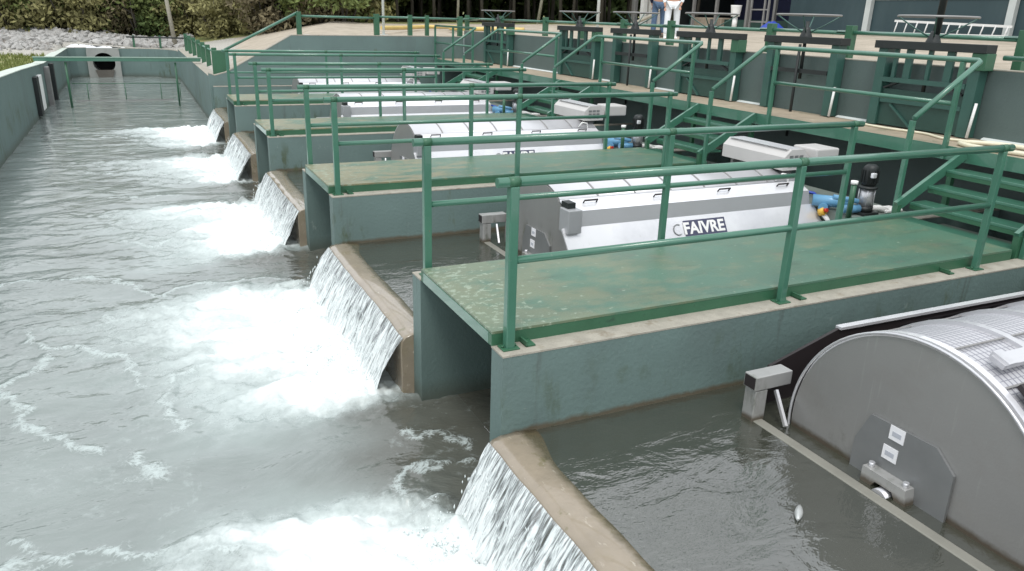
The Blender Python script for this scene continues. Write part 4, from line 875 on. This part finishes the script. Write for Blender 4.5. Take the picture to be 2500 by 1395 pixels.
hose('yellow_hose', 'yellow hose lying on the ground behind the back fence', [(5.6, 21.5, 1.50), (7, 23.2, 1.5), (8.4, 25.0, 1.52), (9.3, 24.2, 1.54), (8.6, 23.0, 1.52), (9.2, 22.0, 1.53), (10.6, 21.0, 1.56)], .07, YHOSE)
# fish at the surface
def fish(loc, rz, s, label):
    n = 12; mb = MB(); pts = []; 
    for i in range(n + 1):
        q = i / n; pts.append((-.12 + .24 * q, 0, .0))
    mb.tube(pts, [max(.004, .030 * math.sin(math.pi * min(1, (i / n) * .93 + .07)) ** .8) for i in range(n + 1)], 10)
    o = mb.build('fish', FISHM); o.location = loc; o.rotation_euler = (0.2, .12, rz); o.scale = (s, s, s)
    MB().add([(-.115, 0, 0), (-.17, 0, .035), (-.155, 0, 0), (-.17, 0, -.03)], [(0, 1, 2, 3)]).build('tail_fin', FISHM, o)
    tag(o, label, 'fish')
fish((1.23, -1.59, ZT + .008), .7, .8, 'pale silver fish at the surface of the near tank')

# ------------------------------------------------------------ rocks
mb = MB()
ico = bmesh.new(); bmesh.ops.create_icosphere(ico, subdivisions=1, radius=1); iv = np.array([v.co[:] for v in ico.verts]); ifc = [[v.index for v in q.verts] for q in ico.faces]; ico.free()
for i in range(4200):
    y = 33.0 + 9 * rng.beta(1.4, 1.2); x = rng.uniform(-24, 1.0)
    if x > -4.9 and y < 38: continue
    if x > .2 and y < 38.5: continue
    s_ = rng.uniform(.05, .20) * (1.2 if y > 37 else .8); z = float(hgt(x, y)) + s_ * .2
    A = np.array(Matrix.Rotation(rng.uniform(0, 6.28), 3, Vector(rng.normal(0, 1, 3)).normalized()))
    v = (iv * (1 + rng.normal(0, .16, (len(iv), 1)))) * [s_ * 1.3, s_, s_ * .7] @ A.T + [x, y, z]
    mb.add(v.tolist(), ifc)
struct(mb.build('rock_bank', ROCK, recalc=False), 'stuff')
# ------------------------------------------------------------ vegetation
def leafmat(name, base, dark):
    return mat(name, base, .75, var=.3, vscale=1.8, blends=((dark, 1.1, .48, .2, (1, 1, 1)), (tuple(c * 1.7 for c in base), 5, .6, .15, (1, 1, 1))), spec=.25)
LM = [leafmat('leaves_mid', (.19, .235, .08), (.07, .095, .035)), leafmat('leaves_olive', (.27, .255, .11), (.12, .11, .055)), leafmat('leaves_dark', (.085, .125, .04), (.035, .052, .02)), leafmat('leaves_brown', (.20, .17, .10), (.08, .07, .04))]
def foliage(n, clumps, size, seed):
    g_ = np.random.default_rng(seed); mb = MB()
    for (cx, cy, cz_, rx, rz_) in clumps:
        m_ = int(n * rx * rx)
        d = g_.normal(0, 1, (m_, 3)); d /= np.linalg.norm(d, axis=1)[:, None]; d *= (g_.uniform(.25, 1.06, (m_, 1)) ** .6)
        c = np.array([cx, cy, cz_]) + d * [rx, rx, rz_]
        for p_ in c:
            s_ = size * g_.uniform(.5, 1.5); a = g_.normal(0, 1, 3); a /= np.linalg.norm(a); b_ = np.cross(a, g_.normal(0, 1, 3)); b_ /= np.linalg.norm(b_)
            mb.add([p_ - a * s_, p_ + b_ * s_ * .45, p_ + a * s_, p_ - b_ * s_ * .45], [(0, 1, 2, 3)])
    return mb
def bush(seed, m):
    g_ = np.random.default_rng(seed); o = thing('shrub', '', 'shrub')
    cl = [(g_.normal(0, .9), g_.normal(0, .6), g_.uniform(.4, 2.6), g_.uniform(.5, 1.0), g_.uniform(.4, .8)) for _ in range(16)]
    foliage(230, cl, .13, seed).build('foliage', m, o, recalc=False)
    for k in range(4): MB().tube([(g_.normal(0, .2), 0, 0), (g_.normal(0, .5), g_.normal(0, .3), 1.2), (g_.normal(0, .9), g_.normal(0, .4), 2.4)], [.05, .035, .015], 6).build('stem', BARK, o)
    return o
def tree(seed, m, hh=7, bark=BARK, low=1.8):
    g_ = np.random.default_rng(seed); o = thing('forest_tree', '', 'tree'); tx, ty = g_.normal(0, .4, 2)
    MB().tube([(0, 0, -.3), (tx * .2, ty * .2, hh * .3), (tx * .6, ty * .6, hh * .6), (tx, ty, hh * .95)], [.10, .08, .06, .03], 9).build('trunk', bark, o)
    cl = []
    for k in range(9):
        z0 = g_.uniform(low, hh * .8); a = g_.uniform(0, 6.28); l = g_.uniform(.9, 2.1); e_ = (tx * z0 / hh + math.cos(a) * l, ty * z0 / hh + math.sin(a) * l, z0 + g_.uniform(.3, 1.2))
        MB().tube([(tx * z0 / hh, ty * z0 / hh, z0), ((tx * z0 / hh + e_[0]) / 2, (ty * z0 / hh + e_[1]) / 2, z0 + .3), e_], [.05, .035, .012], 6).build('limb', bark, o)
        cl += [(e_[0], e_[1], e_[2], g_.uniform(.7, 1.2), g_.uniform(.5, .9))]
    cl += [(tx + g_.normal(0, .8), ty + g_.normal(0, .8), g_.uniform(hh * .5, hh), g_.uniform(.9, 1.4), g_.uniform(.7, 1.1)) for _ in range(7)]
    foliage(130, cl, .17, seed).build('crown', m, o, recalc=False)
    return o
B = [bush(10 + i, LM[i % 4]) for i in range(4)]; Tt = [tree(30, LM[2]), tree(31, LM[0]), tree(32, LM[1])]
def at(px, dist):  # direction from the camera spot by photo column -> ground position
    a = math.atan((px - 1250) / 1843) + R(26.12); return (-1.893 + dist * math.sin(a), -4.136 + dist * math.cos(a))
ORDW = ['first', 'second', 'third', 'fourth', 'fifth', 'sixth', 'seventh', 'eighth', 'ninth', 'tenth', 'eleventh', 'twelfth', 'thirteenth', 'fourteenth', 'fifteenth', 'sixteenth', 'seventeenth', 'eighteenth', 'nineteenth', 'twentieth']
cols = ['dark green', 'mid green', 'olive', 'brownish']
bi = 0; used = set()
def place(protos, i, x, y, s, rz, lab, cat_group):
    pr = protos[i]
    if id(pr) in used: d = copy_tree(pr)
    else: d = pr; used.add(id(pr))
    d.location = (x, y, float(hgt(x, y)) - .08); d.scale = (s, s, s); d.rotation_euler = (0, 0, rz); d['label'] = lab; d['group'] = cat_group
    return d
BN = ['mid green', 'olive', 'dark green', 'brownish']
for row, (dist, n, sc) in enumerate(((47, 20, 1.0), (50, 18, 1.25), (55, 16, 1.6))):
    for i in range(n):
        px = -60 + (900 if row == 0 else 960) * i / (n - 1) + rng.uniform(-18, 18)
        k = int(rng.integers(0, 4)); dd = dist + rng.uniform(-1, 1) - max(0, (px - 450)) * .016
        x, y = at(px, dd)
        place(B, k, x, y, sc * rng.uniform(.8, 1.15), rng.uniform(0, 6.28), '%s shrub, %s from the left in the %s row of the thicket' % (BN[k], ORDW[i], ('front', 'middle', 'back')[row]), 'shrubs of the thicket beyond the channel')
TN = ['dark', 'mid green', 'olive']
for row, (dist, n) in enumerate(((44, 16), (48, 16), (53, 16))):
    for i in range(n):
        px = 850 + 800 * i / (n - 1) + rng.uniform(-16, 16); k = int(rng.integers(0, 3)); dd = dist + rng.uniform(-1, 1) - max(0, px - 1250) * .012
        x, y = at(px, dd)
        place(Tt, k, x, y, rng.uniform(.85, 1.15), rng.uniform(0, 6.28), '%s leafed tree, %s from the left in the %s row of the dark wood' % (TN[k], ORDW[i], ('front', 'middle', 'back')[row]), 'trees of the dark wood behind the yard')
for i in range(14):
    px = -60 + 1000 * i / 13; x, y = at(px, 61)
    place(Tt, i % 3, x, y, 1.1, i * 1.3, '%s tree, %s from the left rising behind the thicket' % (TN[i % 3], ORDW[i]), 'trees behind the thicket')
# undergrowth closing the wood
mb = foliage(60, [(*at(840 + 820 * i / 60, 56 + (i % 3) * 2), 2.2 + (i % 4) * 1.3, 2.2, 1.6) for i in range(60)], .34, 77); struct(mb.build('undergrowth', LM[2], recalc=False), 'stuff')
mb = foliage(60, [(*at(-120 + 1000 * i / 60, 58 + (i % 3) * 2), 2.0 + (i % 4) * 1.4, 2.2, 1.6) for i in range(60)], .34, 78); struct(mb.build('thicket_backing', LM[0], recalc=False), 'stuff')
# slim trunks and poles
def pole(px, dist, rad, lab, m=BARKP, h=5, name='slim_trunk', cat='tree trunk', lean=0):
    x, y = at(px, dist); o = thing(name, lab, cat, (x, y, float(hgt(x, y)) - .05)); MB().tube([(0, 0, 0), (lean * .4, 0, h * .4), (lean, .1, h)], [rad, rad * .85, rad * .7], 8).build('trunk' if 'trunk' in name else 'shaft', m, o)
    if name == 'lamp_pole': MB().box(-.12, .12, -.12, .12, 0, .06).build('base', COLW, o)
    return o
pole(446, 43, .11, 'pale slim tree trunk at the left in front of the thicket', lean=-.4)
pole(934, 26, .045, 'thin grey pole behind the left back fence post', COLW, 5, 'lamp_pole', 'pole')
pole(1428, 24, .05, 'thin pale pole behind the sluice gates in the middle', COLW, 5, 'lamp_pole', 'pole')
pole(1105, 41, .07, 'pale bare trunk at the edge of the dark wood', lean=.2)
pole(1290, 42, .09, 'leaning pale trunk in front of the dark wood', lean=.8)
# ------------------------------------------------------------ buildings
zg = 1.80
o = thing('building', 'long low building with dark blue-green cladding and white columns', 'building', (21.5, 4, zg))
MB().box(0, 6, -6, 15.6, -.3, 4.2).build('wall', BWALL, o)
for y in (-3.2, 1.7, 6.75, 11.8): MB().box(-.18, -.005, y - .11, y + .11, -.1, 4.2, .01).build('column', COLW, o)
MB().box(-.06, -.004, -6, 11.68, 1.09, 1.14).build('window_ledge', COLW, o)
MB().box(-1.6, 6.3, -6.3, 15.9, 4.2, 4.4).build('roof', ROOF, o)
o = thing('open_shed', 'dark open-fronted shed beside the blue-green building', 'shed', (21.8, 19.7, zg))
MB().box(3.2, 3.4, .3, 7.2, -.3, 3.8).build('back_wall', NAVY, o)
MB().box(0, 3.2, 7.2, 7.35, -.3, 3.8).build('side_wall', GATEB, o); MB().box(-.2, 3.4, .02, 7.4, 3.81, 3.95).build('roof', ROOF, o)
for y in (1.0, 2.6, 4.6, 6.2): MB().box(-.08, .04, y - .06, y + .06, -.1, 3.8).build('post', STEELD, o)
MB().box(.5, 3.2, .3, 7.1, -.1, .35).build('stored_goods', GATE, o); MB().box(.3, .9, 4.6, 6.6, .0, .42, .05).build('stored_crate', WOOD, o)
o = thing('striped_curtain', 'pale vertically ribbed panel left of the open shed', 'panel', (21.4, 27.3, zg - .1))
n = 60; pts = [(.05 * math.sin(i * 1.1), 2.1 * i / n) for i in range(n + 1)]
mb = MB(); vs = [(x, y, z) for (x, y) in pts for z in (0.15, 4)] + [(x + .04, y, z) for (x, y) in pts for z in (0.15, 4)]; q = 2 * (n + 1)
mb.add(vs, [(2 * i, 2 * i + 2, 2 * i + 3, 2 * i + 1) for i in range(n)] + [(q + 2 * i, q + 2 * i + 1, q + 2 * i + 3, q + 2 * i + 2) for i in range(n)], True); mb.build('ribbed_sheet', CURT, o)
o = thing('twin_column', 'white and grey column pair left of the ribbed panel', 'column', (21.2, 29.5, zg - .1))
MB().box(-.12, .12, -.55, -.27, 0, 4, .02).build('column', WHITE, o); MB().box(-.1, .1, .25, .52, 0, 4, .02).build('column', STEELD, o); MB().box(-.16, .16, -.62, .6, -.05, .05, .01).build('plinth', PLAINC, o)
o = thing('ladder', 'pale ladder lying on its side against the building wall', 'ladder', (20.85, 10.35, zg))
A0, A1 = (0, 0, .05), (0, 3.95, .03); B0, B1 = (.1, 0, .32), (.1, 3.95, .42)
MB().bar(A0, A1, .03, .07).build('side_rail', WHITE, o); MB().bar(B0, B1, .03, .07).build('side_rail', WHITE, o)
for i in range(11):
    s_ = .03 + i * .094; a = Vector(A0).lerp(Vector(A1), s_); b_ = Vector(B0).lerp(Vector(B1), s_); MB().tube([a, b_], .02, 8).build('rung', WHITE, o)
o = thing('metal_frame', 'tall grey metal frame with crossbars standing before the dark shed', 'frame', (20.3, 19.5, zg - .05))
for y in (0, .22, .95): MB().box(-.03, .03, y - .035, y + .035, 0, 3.2).build('upright', STEELD, o)
for z in (.3, .75, 1.2, 1.8): MB().box(-.025, .025, .04, .915, z, z + .05).build('crossbar', STEELD, o)
o = thing('bucket', 'white bucket upside down on a white stand beside the metal frame', 'bucket', (19.8, 20.75, zg - .05))
MB().tube([(0, 0, .5), (0, 0, .53), (0, 0, .88), (0, 0, .92)], [.17, .17, .21, .22], 18).build('body', WHITE, o); MB().tube([(0, 0, 0), (0, 0, .5)], .10, 12).build('stand', WHITE, o)
mb = MB(); vs = []
for j in range(7):
    for i in range(9):
        x = (i - 4) / 4; y = (j - 3) / 3; vs.append((x * .35, y * .55, .34 * max(0, 1 - x * x * .8) * max(0, 1 - y * y * .85) * (1 + .2 * math.sin(5 * x + 3 * y))))
o = mb.add(vs, [(j * 9 + i, j * 9 + i + 1, (j + 1) * 9 + i + 1, (j + 1) * 9 + i) for j in range(6) for i in range(8)], True).build('tarp', TARP); o.location = (19.9, 18.8, zg - .06); tag(o, 'crumpled blue tarp on the ground before the building corner', 'tarp')
# fallen branch / slanted timber
o = MB().tube([(0, 0, 0), (.9, -.6, .5), (2.0, -1.3, 1.6)], [.06, .05, .03], 8).build('leaning_branch', BARKP); bx, by = at(1478, 27); o.location = (bx, by, 1.66); tag(o, 'pale crooked branch leaning left of the people', 'branch')
# ------------------------------------------------------------ people
def person(loc, rz, lab, top, trousers, boots, stride=.12, bootz=.42):
    o = thing('person', lab, 'person', loc, 'people standing behind the gates', rz)
    def skin(name, joints, edges, rad, m, lv=2):
        me = bpy.data.meshes.new(name); me.from_pydata(joints, edges, []); ob = bpy.data.objects.new(name, me); C.objects.link(ob)
        sk = ob.modifiers.new('s', 'SKIN'); 
        for v, q in zip(me.skin_vertices[0].data, rad): v.radius = q if isinstance(q, tuple) else (q, q)
        me.skin_vertices[0].data[0].use_root = True
        sb = ob.modifiers.new('d', 'SUBSURF'); sb.levels = lv; sb.render_levels = lv
        me.materials.append(m); ob.parent = o; return ob
    J = [(0, 0, .95), (0, .01, 1.15), (0, .01, 1.38), (0, .0, 1.50), (0, -.01, 1.60), (0, -.02, 1.71),
         (-.10, 0, .88), (-.12, -stride * .4, .50), (-.13, -stride * 0, .08), (-.13, -.14, .04),
         (.10, 0, .88), (.12, stride * .5, .50), (.13, stride, .08), (.13, stride - .14, .04),
         (-.17, 0, 1.42), (-.25, .02, 1.14), (-.22, -.12, .90), (-.20, -.16, .81), (.17, 0, 1.42), (.25, .02, 1.14), (.20, -.12, .92), (.17, -.17, .84)]
    E_ = [(0, 1), (1, 2), (2, 3), (3, 4), (4, 5), (0, 6), (6, 7), (7, 8), (8, 9), (0, 10), (10, 11), (11, 12), (12, 13), (2, 14), (14, 15), (15, 16), (16, 17), (2, 18), (18, 19), (19, 20), (20, 21)]
    rad = [.125, .12, .13, .055, .085, .075, .085, .058, .042, .03, .085, .058, .042, .03, .055, .042, .03, .026, .055, .042, .03, .026]
    rad[0] = (.15, .11); rad[1] = (.14, .10); rad[2] = (.17, .10)
    skin('body', J, E_, rad, SKIN)
    up = lambda js, d: [tuple(x for x in J[i]) for i in js]
    skin('trousers', [J[0], J[6], J[7], (J[8][0], J[8][1], .14), J[10], J[11], (J[12][0], J[12][1], .14)], [(0, 1), (1, 2), (2, 3), (0, 4), (4, 5), (5, 6)], [(.165, .125), .105, .082, .075, .105, .082, .075], trousers)
    skin('jacket', [(0, 0, .98), J[1], J[2], (0, .0, 1.46), J[14], J[15], J[16], J[18], J[19], J[20]], [(0, 1), (1, 2), (2, 3), (2, 4), (4, 5), (5, 6), (2, 7), (7, 8), (8, 9)], [(.17, .13), (.16, .12), (.19, .12), (.09, .08), .075, .058, .045, .075, .058, .045], top)
    skin('hair', [(0, .02, 1.74), (0, .05, 1.66)], [(0, 1)], [.095, .07], HAIR)
    for i in (8, 12): skin('boot', [(J[i][0], J[i][1] - .14, .045), (J[i][0], J[i][1], .06), (J[i][0], J[i][1], bootz)], [(0, 1), (1, 2)], [.045, .055, .088], boots)
    for s_, i in ((-1, 17), (1, 21)):
        h_ = Vector(J[i])
        for k in range(5):
            off = Vector((.012 * (k - 2), -.01, -.03)); skin('finger', [tuple(h_ + off * .3), tuple(h_ + off + Vector((0, -.02, -.03))), tuple(h_ + off + Vector((0, -.025, -.055 - .006 * (2 - abs(k - 2)))))], [(0, 1), (1, 2)], [.009, .008, .007], SKIN, 1)
    for s_ in (-1, 1): MB().box(s_ * .03 - .008, s_ * .03 + .008, -.105, -.095, 1.675, 1.685).build('eye', HAIR, o)
    MB().tube([(0, -.10, 1.68), (0, -.118, 1.65)], [.008, .014], 8).build('nose', SKIN, o)
    return o
person((10.75, 12.75, 1.50), R(-35), 'person in white overalls and tall white boots, right of the person in jeans', WCLOTH, WCLOTH, BOOT, .10, .40)
person((11.05, 13.75, 1.51), R(150), 'person in blue jeans and dark jacket beside the white-booted person', NAVY, JEANS, mat('work_boots', (.12, .1, .08), .6), .08, .16)
